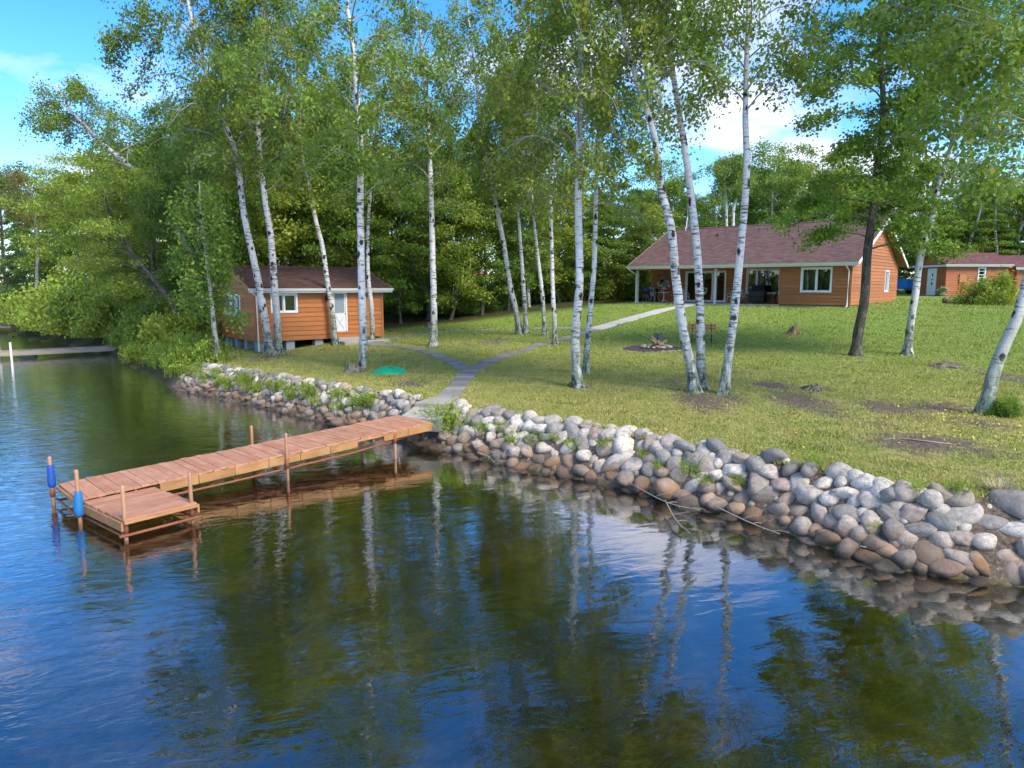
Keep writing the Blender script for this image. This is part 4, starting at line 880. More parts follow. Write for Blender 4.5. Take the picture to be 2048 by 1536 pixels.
def photo_tree(name, label, base_px, pts, wpx, top_h, crown_py, Rad, n_leaf, seed, leaf='leaf_birch', bark='bark_birch', lsize=.125, group=None, base=None, up=.75, droop=.75, n_limb=30, sig=.17, sz=1.5, flat=0., n_twig=8, prof=None, tw_droop=.5, twl=.42, bias=None, flare=.95, lift=.0, cat='tree', aspect=.62):
    r = np.random.default_rng(seed); b = hit(*base_px) if base is None else np.array(base); C = px_path(b, pts, top_h, seed=seed)
    r0 = .40 * wpx / F_PX * b[1]; f = np.linspace(0, 1, len(C)); rad = r0 * (1 - .90 * f ** 1.25) + .008
    root = thing(name, label, cat, b, 0, group); C = C - b
    link(bpy.data.objects.new('trunk', trunk_mesh('trunk', C, rad, M[bark], r, flare=flare)), root)
    z_lo = at_y(base_px[0], crown_py, b[1])[2] - b[2]
    tb, tw = grow(r, C, rad, max(z_lo + lift, .6), n_limb, Rad, up, droop, n_twig, prof, twl, tw_droop, bias)
    link(bpy.data.objects.new('branches', tubes_mesh('branches', tb, M['branch'] if bark in ('bark_birch', 'bark_pale') else M['twig'])), root)
    P = leaf_points(r, tw, int(n_leaf * 1.15), sig, sz); P[:, 2] = np.maximum(P[:, 2], .2)
    c = link(bpy.data.objects.new('crown', leaves_mesh('crown', P, lsize, M[leaf], r, flat, aspect)), root); tag(c, None, None, None, None)
    return root
even = lambda h: .55 + .45 * math.sin(math.pi * (.1 + .85 * h))
BG = 'birches on the lawn'
PT = photo_tree
PT('birch_tree', 'tall white birch with a gnarled stump foot beside the green lid', (722, 742), [(727, 690), (722, 560), (719, 400), (722, 300), (715, 200), (705, 80), (692, 0)], 20, 15.5, 470, 3.1, 15540, 11, lift=.9, tw_droop=.85, sig=.14, group=BG, flare=.25)
PT('birch_tree', 'birch leaning left by the cabin wall, left of a touching pair', (541, 708), [(530, 640), (515, 560), (503, 505), (485, 420), (468, 310), (432, 195), (405, 110), (385, 20)], 19, 17, 420, 3.6, 19240, 12, lift=.9, tw_droop=.85, sig=.14, group=BG, lsize=.125, n_limb=34)
PT('birch_tree', 'upright birch by the cabin window, right of a touching pair', (556, 706), [(553, 640), (551, 560), (540, 470), (530, 400), (516, 300), (515, 230), (521, 100), (526, 0)], 18, 17, 430, 3.4, 19240, 13, 'leaf_yellow', lift=.9, tw_droop=.85, sig=.14, group=BG, lsize=.125, n_limb=34)
PT('birch_tree', 'slim birch leaning left in front of the cabin door', (670, 679), [(664, 620), (655, 560), (647, 495), (636, 440), (602, 300), (566, 190), (540, 80)], 13, 16, 450, 3.0, 14800, 14, base=P3(-8.55, 34.3), lift=.9, tw_droop=.85, sig=.14, group=BG, lsize=.125)
PT('birch_tree', 'thin birch at the right end of the cabin behind the stump-footed birch', (748, 671), [(744, 620), (738, 565), (735, 510), (738, 430), (745, 330), (752, 220)], 11, 14, 440, 2.6, 11840, 15, 'leaf_yellow', base=P3(-6.95, 35.3), lift=.9, tw_droop=.85, sig=.14, group=BG, lsize=.125)
PT('birch_tree', 'straight birch standing alone between the cabin and the slab path', (866, 692), [(868, 640), (867, 590), (864, 480), (861, 370), (855, 240), (846, 130), (838, 40)], 17, 15.5, 470, 2.8, 14060, 16, lift=.9, tw_droop=.85, sig=.14, group=BG, lsize=.115)
PT('birch_tree', 'birch leaning left beside its thinner twin at the narrow path', (1040, 668), [(1032, 620), (1020, 570), (1006, 480), (982, 360), (966, 275), (955, 180), (940, 60)], 14, 17, 440, 3.0, 15540, 17, lift=.9, tw_droop=.85, sig=.14, group=BG, lsize=.125)
PT('birch_tree', 'thinner upright twin birch at the narrow path', (1052, 668), [(1050, 620), (1046, 560), (1042, 500), (1036, 420), (1030, 330)], 11, 14, 450, 2.5, 11100, 18, lift=.9, tw_droop=.85, sig=.14, group=BG, lsize=.125)
PT('birch_tree', 'slim birch behind the narrow path, left of the one at the path edge', (1089, 671), [(1088, 640), (1084, 580), (1076, 515), (1068, 440), (1060, 340)], 11, 13, 480, 2.4, 9620, 19, 'leaf_yellow', lift=.9, tw_droop=.85, sig=.14, group=BG, lsize=.125)
PT('birch_tree', 'birch growing right at the edge of the path to the house', (1110, 689), [(1109, 640), (1106, 590), (1104, 500), (1102, 400), (1108, 300), (1112, 180)], 12, 14.5, 470, 2.7, 11840, 20, 'leaf_yellow', lift=.9, tw_droop=.85, sig=.14, group=BG, lsize=.125)
PT('birch_tree', 'thick white birch in the middle of the lawn, left of a thin companion', (1157, 774), [(1152, 720), (1152, 660), (1158, 560), (1158, 400), (1159, 250), (1161, 100), (1160, 0)], 24, 15, 500, 3.5, 19980, 21, 'leaf_yellow', lift=.9, tw_droop=.85, sig=.14, group=BG, lsize=.112, n_limb=36, droop=.9)
PT('birch_tree', 'thin birch companion right of the thick mid lawn birch', (1170, 748), [(1174, 690), (1180, 620), (1188, 520), (1191, 400), (1199, 260), (1211, 120), (1218, 20)], 14, 15, 470, 2.7, 10360, 22, lift=.9, tw_droop=.85, sig=.14, group=BG, lsize=.112)
PT('birch_tree', 'leaning left stem of the forked white birch before the house', (1390, 784), [(1381, 730), (1370, 680), (1352, 560), (1338, 460), (1322, 370), (1302, 275), (1268, 130), (1240, 20)], 25, 14.5, 330, 3.0, 8510, 23, lift=.9, tw_droop=.85, sig=.14, group=BG, lsize=.112)
PT('birch_tree', 'right stem of the forked white birch before the house', (1405, 780), [(1402, 720), (1401, 640), (1392, 500), (1379, 370), (1366, 280), (1352, 190), (1336, 60), (1325, 0)], 22, 14.5, 260, 2.8, 8510, 24, lift=.9, tw_droop=.85, sig=.14, group=BG, lsize=.112)
PT('birch_tree', 'straight white birch right of the forked birch', (1447, 788), [(1456, 720), (1467, 640), (1477, 530), (1485, 360), (1491, 240), (1498, 120), (1503, 0)], 22, 14.8, 300, 3.0, 9620, 25, lift=.9, tw_droop=.85, sig=.14, group=BG, lsize=.112)
mprof = lambda h: .95 if h < .25 else (.55 if h < .36 else .70 * math.sin(math.pi * (.25 + .65 * h)) + .25)
PT('maple_tree', 'dark barked maple with dense low foliage in front of the house corner', (1711, 711), [(1716, 660), (1724, 600), (1738, 500), (1752, 420), (1760, 340), (1764, 230), (1762, 120), (1758, 30)], 24, 16, 505, 3.0, 33000, 26, 'leaf_maple', 'bark', .11, up=.32, droop=.45, n_limb=46, sig=.20, sz=.7, flat=.5, prof=mprof, flare=.75, tw_droop=.12, aspect=.9)
PT('birch_tree', 'white birch leaning right beyond the maple', (1815, 709), [(1822, 650), (1832, 590), (1845, 510), (1862, 430), (1884, 360), (1905, 280), (1925, 180), (1940, 80)], 18, 14, 410, 3.6, 16000, 27, 'leaf_maple', group=BG, lsize=.14, n_limb=36)
PT('birch_tree', 'leaning scarred birch with leafy sprouts at its foot, right edge of the lawn', (1966, 829), [(1976, 790), (1990, 740), (2008, 690), (2032, 630), (2060, 550), (2095, 440), (2130, 300), (2160, 120)], 32, 13.5, 420, 4.2, 15000, 28, 'leaf_birch', 'bark_pale', group=BG, lsize=.14, n_limb=34, up=.85, droop=.55, bias=(2.9, .4), flare=.6)
PT('small_tree', 'small lichen grey tree at the shore in front of the cabin gable', (437, 726), [(433, 690), (428, 655), (425, 620), (420, 570), (412, 510), (405, 450)], 13, 7.0, 645, 1.15, 5200, 29, 'leaf_maple', 'bark_grey', .13, n_limb=26, prof=even, up=.5, droop=.5)
# left shore
PT('ash_tree', 'light feathery green tree leaning over the water', (385, 668), [(352, 620), (312, 565), (265, 510), (232, 450), (205, 390), (185, 330)], 15, 9.2, 620, 3.6, 30000, 31, 'leaf_ash', 'bark', .12, base=P3(-16.8, 37.0), up=.35, droop=.35, n_limb=34, n_twig=10, sig=.20, sz=.7, flat=.55, tw_droop=.1, prof=even, aspect=.42, bias=(3.0, .35))
PT('birch_tree', 'tall birch leaning far left over the shore with a loose crown', (430, 650), [(400, 570), (360, 470), (310, 385), (255, 330), (205, 285), (150, 225), (110, 170)], 17, 13.6, 470, 3.3, 21000, 32, base=P3(-16.6, 40.5), lsize=.115, n_limb=30, bias=(3.0, .3))
PT('leafy_tree', 'dense dark green tree left of the cabin roof', (390, 660), [(392, 560), (396, 450), (392, 350), (385, 260)], 14, 12.5, 640, 2.9, 34000, 33, 'leaf_dark', 'bark', .115, base=P3(-17.9, 39.6), prof=even, n_limb=42, sig=.22, sz=.9)
PT('leafy_tree', 'mid green tree behind the cabin gable with scattered yellow leaves', (455, 600), [(455, 500), (460, 400), (455, 300), (450, 220)], 13, 14.5, 560, 3.0, 30000, 34, 'leaf_birch', 'bark', .12, base=P3(-17.0, 43.5), prof=even, n_limb=40, sig=.22, sz=.9)
PT('leafy_tree', 'pale yellow green tree low on the bank behind the grey neighbour dock', (330, 660), [(318, 600), (305, 540), (300, 480), (295, 430)], 13, 8.0, 650, 3.4, 26000, 35, 'leaf_yellow', 'bark', .125, base=P3(-20.9, 43.4), prof=even, n_limb=34, sig=.22, sz=.8, flat=.3, bias=(3.3, .3))
PT('bare_tree', 'half bare browning tree at the far left above the shore', (70, 600), [(76, 520), (72, 450), (60, 390), (40, 320)], 8, 12.3, 480, 2.8, 5000, 36, 'leaf_brown', 'bark_grey', .16, base=P3(-44.5, 66.5), n_limb=24, prof=even, up=.9, droop=.3)

# ---- the wood behind: a few crowns shared by many trees
def variant(name, H, Rad, n_leaf, seed, leaf, bark, lsize, z0=.18, prof=even, **k):
    r = np.random.default_rng(seed); P = [np.array([0, 0, -.3])]; x = np.zeros(2)
    for i in range(1, 7): x = x + r.normal(0, .16, 2); P.append(np.array([x[0], x[1], H * i / 6]))
    C = catmull(P, 24); rad = .012 * H * (1 - .9 * np.linspace(0, 1, 24)) + .01
    tb, tw = grow(r, C, rad, H * z0, k.pop('n_limb', 34), Rad, k.pop('up', .6), k.pop('droop', .5), k.pop('n_twig', 6), prof, k.pop('twl', .45), k.pop('tw_droop', .25))
    return (trunk_mesh('trunk', C, rad, M[bark], r, sides=8), tubes_mesh('branches', tb, M['branch'] if bark in ('bark_birch', 'bark_pale') else M['twig']), leaves_mesh('crown', leaf_points(r, tw, n_leaf, k.pop('sig', .30), k.pop('sz', .8)), lsize, M[leaf], r, k.pop('flat', .25), k.pop('aspect', .7)), H)
cprof = lambda h: 1.02 - .95 * h
V_ = {
 'a': variant('a', 13, 3.1, 20000, 51, 'leaf_dark', 'bark', .17, .10),
 'b': variant('b', 14, 2.7, 17000, 52, 'leaf_birch', 'bark_birch', .16, .25, n_limb=30, tw_droop=.5),
 'c': variant('c', 12, 2.6, 19000, 53, 'leaf_maple', 'bark', .17, .08, up=.4, droop=.4, flat=.5, sz=.5),
 'd': variant('d', 15, 2.5, 22000, 54, 'leaf_conifer', 'bark', .17, .05, cprof, up=.05, droop=.35, n_limb=60, n_twig=8, twl=.35, tw_droop=.15, sig=.13, sz=.5, flat=.5, aspect=.3),
 'e': variant('e', 11, 2.7, 19000, 55, 'leaf_yellow', 'bark', .16, .08, up=.45, droop=.4, flat=.35),
}
def wood_tree(kind, x, y, h, label, group, name, wid=1.0):
    me = V_[kind]; s = h / me[3]; t = thing(name, label, 'tree', (x, y, gz(x, y) - .05), random.uniform(0, 6.28), group); t.scale = (s * wid, s * wid, s)
    for nm, m in zip(('trunk', 'branches', 'crown'), me[:3]): link(bpy.data.objects.new(nm, m), t)
    return t
NAMES = {'a': ('leafy_tree', 'dark green leafy tree'), 'b': ('birch_tree', 'thin background birch'), 'c': ('maple_tree', 'layered green maple'), 'd': ('spruce_tree', 'dark spruce'), 'e': ('leafy_tree', 'light green leafy tree')}
rw = random.Random(21)
ORD = ['first', 'second', 'third', 'fourth', 'fifth', 'sixth', 'seventh', 'eighth', 'ninth', 'tenth', 'eleventh', 'twelfth', 'thirteenth', 'fourteenth', 'fifteenth', 'sixteenth', 'seventeenth', 'eighteenth']
def row(pts, kinds, hs, where, gap=0):
    pts = list(pts); tot = {}; seen = {}; kk = [kinds[k % len(kinds)] for k in range(len(pts))]; od = sorted(range(len(pts)), key=lambda i: pts[i][0])
    for i in od: tot[kk[i]] = tot.get(kk[i], 0) + 1
    rank = {}
    for i in od: seen[kk[i]] = seen.get(kk[i], 0) + 1; rank[i] = seen[kk[i]]
    for k, (px, Y, ty) in enumerate(pts):
        kind = kinds[k % len(kinds)]; X = (px - 1024) / F_PX * Y + rw.uniform(-.3, .3); z = gz(X, Y); top = CAM_H + (572 - ty) / F_PX * Y * 1.01; h = max(4.5, top - z)
        nm, lb = NAMES[kind]; wood_tree(kind, X, Y, h, '%s %s%s' % (lb, where, ', %s from the left' % ORD[rank[k] - 1] if tot[kind] > 1 else ''), '%ss %s' % (lb, where), nm, rw.uniform(.95, 1.25) * (1.0 if h > 9 else 1.35))
# behind the cabin and the hedge, front row then deeper rows
row([(470, 47, 255), (525, 48, 305), (585, 47, 275), (640, 50, 325), (690, 47, 295), (745, 49, 285), (800, 47.5, 345), (850, 49, 295), (905, 48.5, 355), (955, 50, 325), (1010, 51, 355), (1065, 52, 385), (1120, 54, 395), (1175, 55, 405), (1230, 58, 395), (1285, 60, 415)], 'caeacbcaecabecae', None, 'in the wood behind the cabin')
row([(430, 58, 250), (500, 57, 190), (560, 58, 270), (620, 60, 250), (690, 58, 220), (760, 60, 310), (830, 59, 290), (900, 60, 320), (970, 62, 290), (1040, 63, 340), (1110, 65, 350), (1180, 67, 360), (1250, 70, 380), (1310, 72, 390)], 'abdaecdabeadce', None, 'deeper behind the cabin')
row([(470, 74, 260), (560, 75, 290), (650, 76, 270), (740, 78, 310), (840, 78, 320), (940, 80, 320), (1040, 82, 350), (1140, 84, 370)], 'dadbadda', None, 'at the back of the wood')
row([(1330, 68, 330), (1375, 70, 400), (1430, 72, 385), (1480, 74, 345), (1530, 72, 300), (1580, 75, 360), (1625, 73, 330), (1680, 74, 370), (1735, 72, 350), (1790, 73, 360), (1840, 70, 400), (1890, 69, 390), (1945, 70, 400), (2000, 69, 380), (2050, 68, 380), (2105, 66, 370), (2160, 66, 360)], 'babcbaebacbcebace', None, 'in the wood behind the house')
row([(1360, 92, 360), (1420, 94, 395), (1490, 92, 370), (1560, 95, 330), (1630, 92, 350), (1700, 94, 340), (1770, 92, 370), (1850, 90, 360), (1930, 88, 370), (2010, 88, 360), (2090, 86, 350), (2180, 86, 340)], 'dbabdabdabda', None, 'deep in the wood behind the house')
row([(1850, 64, 420), (1905, 66, 440), (1960, 64, 430), (2015, 66, 420), (2070, 63, 430)], 'cecac', None, 'close behind the shed')
row([(300, 56, 300), (355, 50, 330), (250, 62, 330), (200, 66, 360), (150, 70, 380), (100, 76, 390), (60, 82, 370), (20, 86, 345), (-25, 90, 330), (-80, 92, 320), (-150, 96, 320), (390, 62, 250), (330, 70, 290), (240, 82, 330), (140, 92, 360), (60, 104, 350), (-30, 112, 330), (-120, 116, 320)], 'aceaecdadbadadddad', None, 'in the left shore wood')
# two pale bare-limbed birches rising over the house roof
for k, (px, pts, lb) in enumerate([(1450, [(1452, 420), (1450, 370), (1458, 320), (1462, 300)], 'pale birch rising behind the middle of the house roof'), (1470, [(1466, 430), (1478, 380), (1472, 330)], 'thin forked pale birch right behind the house roof ridge'), (1925, [(1935, 500), (1950, 450), (1965, 400), (1975, 370)], 'pale leaning birch behind the shed roof'), (2036, [(2038, 520), (2044, 470), (2050, 420)], 'white birch behind the garage roof'), (1992, [(1992, 500), (1990, 450), (1985, 410)], 'grey bare sapling behind the shed roof')]):
    b = P3((px - 1024) / F_PX * 64, 64.0); PT('birch_tree', lb, (px, 560), pts, 8, 12 if k < 2 else 9.5, 400 if k < 2 else 420, 1.8, 5000 if k != 4 else 900, 60 + k, base=b, lsize=.15, n_limb=16)

# ------------------------------------------------------------------ bushes, hedge, weeds
def bush_variant(seed, leaf, n, lsize, sq=.8, stems=9):
    r = np.random.default_rng(seed); tw = []; tb = []
    for i in range(stems * 5):
        a = r.uniform(0, 6.28); e = math.acos(r.uniform(0.02, 1)); d = np.array([math.sin(e) * math.cos(a), math.sin(e) * math.sin(a), math.cos(e) * sq]) * r.uniform(.7, 1.08)
        p0 = d * .35 * np.array([1, 1, .6]); tw.append((p0, d * .75, d + np.array([0, 0, -.05]), 1.0)); tb.append((bez(d * .05, d * .5 + np.array([0, 0, .1]), d * .92, np.linspace(0, 1, 4)), np.linspace(.018, .005, 4), 3))
    P = leaf_points(r, tw, n, .12, .9); P[:, 2] = np.abs(P[:, 2]) + .01
    return tubes_mesh('stems', tb, M['twig']), leaves_mesh('foliage', P, lsize, M[leaf], r, .3, .65)
BUSH = {'d': bush_variant(71, 'leaf_dark', 10000, .062), 'm': bush_variant(72, 'leaf_maple', 10000, .062), 'y': bush_variant(73, 'leaf_yellow', 10000, .062), 'w': bush_variant(74, 'leaf_weed', 2600, .10, 1.0, 6), 'a': bush_variant(75, 'leaf_ash', 10000, .062)}
def bush(kind, p, sx_, sy_, sz_, label, group=None, name='bush', cat='bush', rz=None):
    t = thing(name, label, cat, p, random.uniform(0, 6.28) if rz is None else rz, group); t.scale = (sx_, sy_, sz_)
    for nm, m in zip(('stems', 'foliage'), BUSH[kind]): link(bpy.data.objects.new(nm, m), t)
    return t
hed = [(775, 625, 1.9), (805, 628, 2.1), (838, 632, 2.0), (872, 634, 1.8), (905, 634, 1.6), (940, 631, 1.9), (975, 622, 2.0), (1010, 614, 2.1), (1045, 608, 2.2), (1085, 604, 2.2), (1125, 602, 2.3), (1165, 600, 2.4), (1205, 597, 2.6), (1243, 594, 2.8), (1280, 592, 2.8)]
for k, (px, py, s) in enumerate(hed):
    p = hit(px, py); bush('dmdmddmymdymyya'[k], (p[0], min(p[1], 58) + 1.2, gz(p[0], min(p[1], 58) + 1.2)), s, s * .9, s * (1.15 if k < 8 else 1.35), '%s shrub from the cabin in the hedge behind the lawn' % ORD[k], 'shrubs along the back of the lawn', 'shrub', 'shrub')
lef = [(322, 690, 36, 2.0, 'y'), (290, 690, 39, 2.1, 'm'), (255, 690, 43, 2.2, 'y'), (225, 690, 46, 2.4, 'y'), (190, 690, 49, 2.7, 'y'), (150, 690, 53, 2.8, 'y'), (112, 690, 57, 2.8, 'y'), (80, 690, 62, 3.0, 'a'), (215, 690, 51, 3.6, 'm'), (165, 690, 56, 3.8, 'a'), (55, 690, 68, 3, 'd'), (20, 690, 75, 3.2, 'd')]
lef_rank = {i: n for n, i in enumerate(sorted(range(len(lef)), key=lambda i: -lef[i][0]))}
for k, (px, _, Y, s, kd) in enumerate(lef):
    X = (px - 1024) / F_PX * Y
    for _i in range(12):
        if shore_d([X], [Y])[0] > (2.3 if Y < 44 else 1.0): break
        X += .35
    bush(kd, (X, Y, gz(X, Y) - .1), s * 1.15, s, s * 1.3, '%s wild bank shrub, %s counting left from the cabin' % ({'d': 'dark green', 'm': 'mid green', 'y': 'yellow green', 'a': 'pale green'}[kd], ORD[lef_rank[k]]), 'shrubs on the wild left bank', 'shrub', 'shrub')
p = hit(2005, 610); bush('y', (p[0] - .3, p[1] + .9, p[2]), 1.75, 1.5, 2.2, 'big rounded bush beside the shed with a yellow pole against it')
p = hit(1960, 603); bush('w', (p[0], p[1], p[2]), .55, .5, .9, 'pale green seedy bush by the shed window')
bush('w', hit(420, 726), .75, .7, .95, 'bright yellow green fern clump beside the small grey tree', None, 'fern_clump', 'fern')
p = hit(2000, 832); bush('m', (p[0] + .05, p[1] - .02, p[2]), .48, .40, .60, 'leafy maple sprouts at the foot of the leaning right birch', None, 'sprout_clump', 'sprouts')
p = hit(1140, 773); bush('w', p, .10, .10, .14, 'tiny weed tuft at the foot of the thick mid lawn birch', None, 'weed', 'weed')
# tall weeds and wild grass on the bank
def weed_variant(seed, leaf, n=420, stalks=38):
    r = np.random.default_rng(seed); tb = []; pts = []
    for i in range(stalks):
        a = r.uniform(0, 6.28); q = r.uniform(0, .55) ** .8; b = np.array([q * math.cos(a), q * math.sin(a), 0]); lean = np.array([math.cos(a), math.sin(a), 0]) * r.uniform(.05, .5); h = r.uniform(.5, 1.1); c = bez(b, b + np.array([0, 0, h * .6]), b + lean + np.array([0, 0, h]), np.linspace(0, 1, 4)); tb.append((c, np.linspace(.016, .004, 4), 3))
        for j in range(n // stalks): t = r.uniform(.15, 1); pts.append(bez(c[0], (c[1] + c[2]) / 2, c[3], [t])[0] + r.normal(0, .06, 3))
    P = np.array(pts); P[:, 2] = np.maximum(P[:, 2], .01)
    return tubes_mesh('stalks', tb, M[leaf]), leaves_mesh('leaves', P, .13, M[leaf], r, .2, .38, -.2)
WEED = [weed_variant(81, 'leaf_weed'), weed_variant(82, 'leaf_ash'), weed_variant(83, 'leaf_weed', 620), weed_variant(84, 'leaf_yellow')]
def weed(k, p, s, h, label, group, name='weed_clump', cat='weeds'):
    t = thing(name, label, cat, p, random.uniform(0, 6.28), group); t.scale = (s, s, h)
    for nm, m in zip(('stalks', 'leaves'), WEED[k % len(WEED)]): link(bpy.data.objects.new(nm, m), t)
    return t
rb = random.Random(8)
bank = [(-13.3, 27.6), (-14.3, 29.1), (-15.6, 31.0), (-17.2, 33.1), (-19.2, 35.6), (-21.2, 38.3), (-23.0, 40.9), (-24.5, 43)]
for k in range(60):
    f = (k + rb.random()) / 60 * 7; i = min(6, int(f)); a = np.array(bank[i]) + (np.array(bank[i + 1]) - np.array(bank[i])) * (f - i); inl = np.array([.79, .61]); a = a + inl * rb.uniform(.05, 2.0)
    weed(k, P3(*a, -.03), rb.uniform(.55, .95), rb.uniform(.55, 1.15), 'tall wild weeds on the grassy bank left of the boulder walls', 'weeds on the wild bank')
def wall_weeds(P, spots, label, group, seed):
    r = random.Random(seed); P = catmull(np.array(P), 120); seg = arc(P)
    for k, (s, t, sc) in enumerate(spots):
        p = np.array([np.interp(s * seg[-1], seg, P[:, 0]), np.interp(s * seg[-1], seg, P[:, 1])]); q = np.array([np.interp(s * seg[-1] + .1, seg, P[:, 0]), np.interp(s * seg[-1] + .1, seg, P[:, 1])]) - p; q /= np.hypot(*q); p = p + np.array([q[1], -q[0]]) * 1.0 * t
        weed(k, (p[0], p[1], -.10 + 1.08 * t + .03), sc, sc * r.uniform(.8, 1.15), label, group)
r_ = random.Random(5)
wall_weeds(WALL_L, [(.10 + .88 * k / 40 + r_.uniform(-.01, .01), r_.uniform(.36, .68), r_.uniform(.26, .46)) for k in range(40)], 'green weeds growing in the left boulder wall', 'weeds in the left boulder wall', 6)
wall_weeds(WALL_R, [(.955, .42, .70), (.94, .60, .62), (.925, .4, .5), (.90, .55, .38), (.86, .5, .36), (.83, .62, .3), (.80, .45, .35), (.77, .5, .34), (.74, .6, .25), (.71, .5, .28), (.67, .62, .30), (.62, .6, .26), (.59, .45, .25), (.55, .5, .33), (.53, .38, .28), (.50, .5, .22), (.36, .40, .16), (.33, .93, .2), (.27, .97, .22), (.21, .55, .2), (.17, .98, .2), (.12, .6, .18), (.44, .95, .22)], 'green weeds sprouting between the right boulders', 'weeds in the right boulder wall', 7)
p = hit(2000, 985); t = thing('straw_tuft', 'pale dry grass tuft on the lawn edge above the boulders', 'grass tuft', p)
V = []
for k in range(420):
    a = rb.uniform(0, 6.28); l = rb.uniform(.12, .34); q = rb.uniform(0, .12); b = np.array([q * math.cos(a), q * math.sin(a), 0]); e = b + np.array([math.cos(a) * l * .8, math.sin(a) * l * .8, rb.uniform(.06, .24)]); s_ = np.array([-math.sin(a), math.cos(a), 0]) * .004; V += [b - s_, b + s_, e]
link(bpy.data.objects.new('blades', np_mesh('blades', np.array(V), 3, np.arange(len(V)), M['straw'])), t)

# ------------------------------------------------------------------ things on the lawn
def build_bench():
    b = hit(1403, 686); t = thing('park_bench', 'wooden slat bench with black iron legs behind the forked birch', 'bench', b, R(-14)); Lx = 1.25
    for k, z in enumerate((.60, .74)): m = MB(); m.box((-Lx / 2, .20 + k * .05, z), (Lx / 2, .235 + k * .05, z + .115)); m.build('back_slat', M['bench'], t, bevel=.008)
    for k in range(3): m = MB(); m.box((-Lx / 2, -.26 + k * .15, .42), (Lx / 2, -.13 + k * .15, .455)); m.build('seat_slat', M['bench'], t, bevel=.008)
    for x in (-.42, .42):
        m = MB(); m.tube([(x, -.24, .0), (x, -.20, .2), (x, -.22, .41)], .02, 6); m.tube([(x, .28, .0), (x, .16, .2), (x, .17, .41), (x, .19, .6), (x, .27, .86)], .02, 6); m.tube([(x, -.25, .41), (x, .18, .41)], .02, 6); m.tube([(x, -.2, .12), (x, 0, .17), (x, .2, .12)], .014, 6); m.build('leg', M['iron'], t, True)
    MB().tube([(-.42, 0, .17), (.42, 0, .17)], .012, 6).build('stretcher', M['iron'], t, True)
build_bench()
def build_firepit():
    c = hit(1312, 697); t = thing('fire_pit', 'round gravel fire pit ringed with stones and piled with logs', 'fire pit', c)
    m = MB(); n = 40; ring = [(1.45 * math.cos(6.283 * k / n) , .95 * math.sin(6.283 * k / n)) for k in range(n)]
    m.add([(x, y, gz(c[0] + x, c[1] + y) - c[2] + .045) for x, y in ring] + [(0, 0, .06)], [(k, (k + 1) % n, n) for k in range(n)]); m.build('gravel_bed', M['gravel'], t)
    for k in range(n):
        a = 6.283 * (k + .5) / n; m = MB(); x, y = 1.50 * math.cos(a), .99 * math.sin(a); z = gz(c[0] + x, c[1] + y) - c[2]
        o = link(bpy.data.objects.new('edging_stone', STONES[k % 18]), t); o.location = (x, y, z + .01); o.scale = (.12, .07, .055); o.rotation_euler = (0, 0, a + 1.57)
    r = random.Random(3)
    for k in range(16):
        a = 6.283 * k / 16 + r.uniform(-.1, .1); o = link(bpy.data.objects.new('ring_stone', STONES[(k * 5) % 18]), t); o.location = (.62 * math.cos(a) , .45 * math.sin(a), .08); q = r.uniform(.10, .15); o.scale = (q, q, q * .9); o.rotation_euler = (0, 0, r.uniform(0, 6))
    for k, (x, y, l, rz, tilt, rr) in enumerate([(.1, .0, .62, .4, .5, .075), (.2, .1, .7, 2.3, .65, .08), (.0, -.1, .55, 1.2, .45, .07), (.32, -.05, .6, 2.0, .4, .07), (.12, .1, .65, 3.6, .6, .075), (-.05, .1, .5, 5.2, .5, .07)]):
        d = np.array([math.cos(rz) * math.cos(tilt), math.sin(rz) * math.cos(tilt), math.sin(tilt)]); a = np.array([x, y, .10]) - d * .15; MB().tube([a, a + d * l * .5, a + d * l], [rr, rr * 1.03, rr * .95], 9).build('log', M['log'], t)
build_firepit()
def stump(px, py, label, r0, h, mat, seed, spike=.35, roots=5):
    b = hit(px, py); t = thing('tree_stump', label, 'stump', b); r = np.random.default_rng(seed); n = 22; V = []; th = np.arange(n) * 2 * math.pi / n; jag = r.uniform(-1, 1, n); jag = (jag + np.roll(jag, 1)) / 2
    lob = 1 + .22 * np.sin(roots * th + r.uniform(0, 6)) + r.normal(0, .05, n); prof = [(1.9, -.06, 1.6), (1.45, .05, 1.2), (1.15, .22 * h / .4, .7), (1.0, .6 * h, .4), (.92, h, .35)]
    for k, (q, z, lw) in enumerate(prof):
        for i in range(n): rr = r0 * q * (1 + (lob[i] - 1) * lw); V.append((rr * math.cos(th[i]), rr * math.sin(th[i]), z + (jag[i] * spike * h if k == 4 else (jag[i] * spike * h * .4 if k == 3 else 0))))
    for i in range(n): V.append((.6 * r0 * math.cos(th[i]), .6 * r0 * math.sin(th[i]), h * .82 + jag[(i + 3) % n] * spike * h * .5))
    V.append((0, 0, h * .7)); Fs = [(k * n + i, k * n + (i + 1) % n, (k + 1) * n + (i + 1) % n, (k + 1) * n + i) for k in range(5) for i in range(n)] + [(5 * n + i, 5 * n + (i + 1) % n, 6 * n) for i in range(n)]
    m = MB(); m.add(V, Fs); m.build('stump_wood', M[mat], t)
    for k in range(roots):
        a = 6.283 * k / roots + r.uniform(-.3, .3); l = r0 * r.uniform(1.8, 3.0); p0 = np.array([r0 * .8 * math.cos(a), r0 * .8 * math.sin(a), .09]); p2 = np.array([l * math.cos(a), l * math.sin(a), gz(b[0] + l * math.cos(a), b[1] + l * math.sin(a)) - b[2] - .02]); MB().tube(bez(p0, (p0 + p2) / 2 + np.array([0, 0, .02]), p2, np.linspace(0, 1, 5)), np.linspace(r0 * .32, r0 * .1, 5), 6).build('root', M[mat], t, True)
    return t
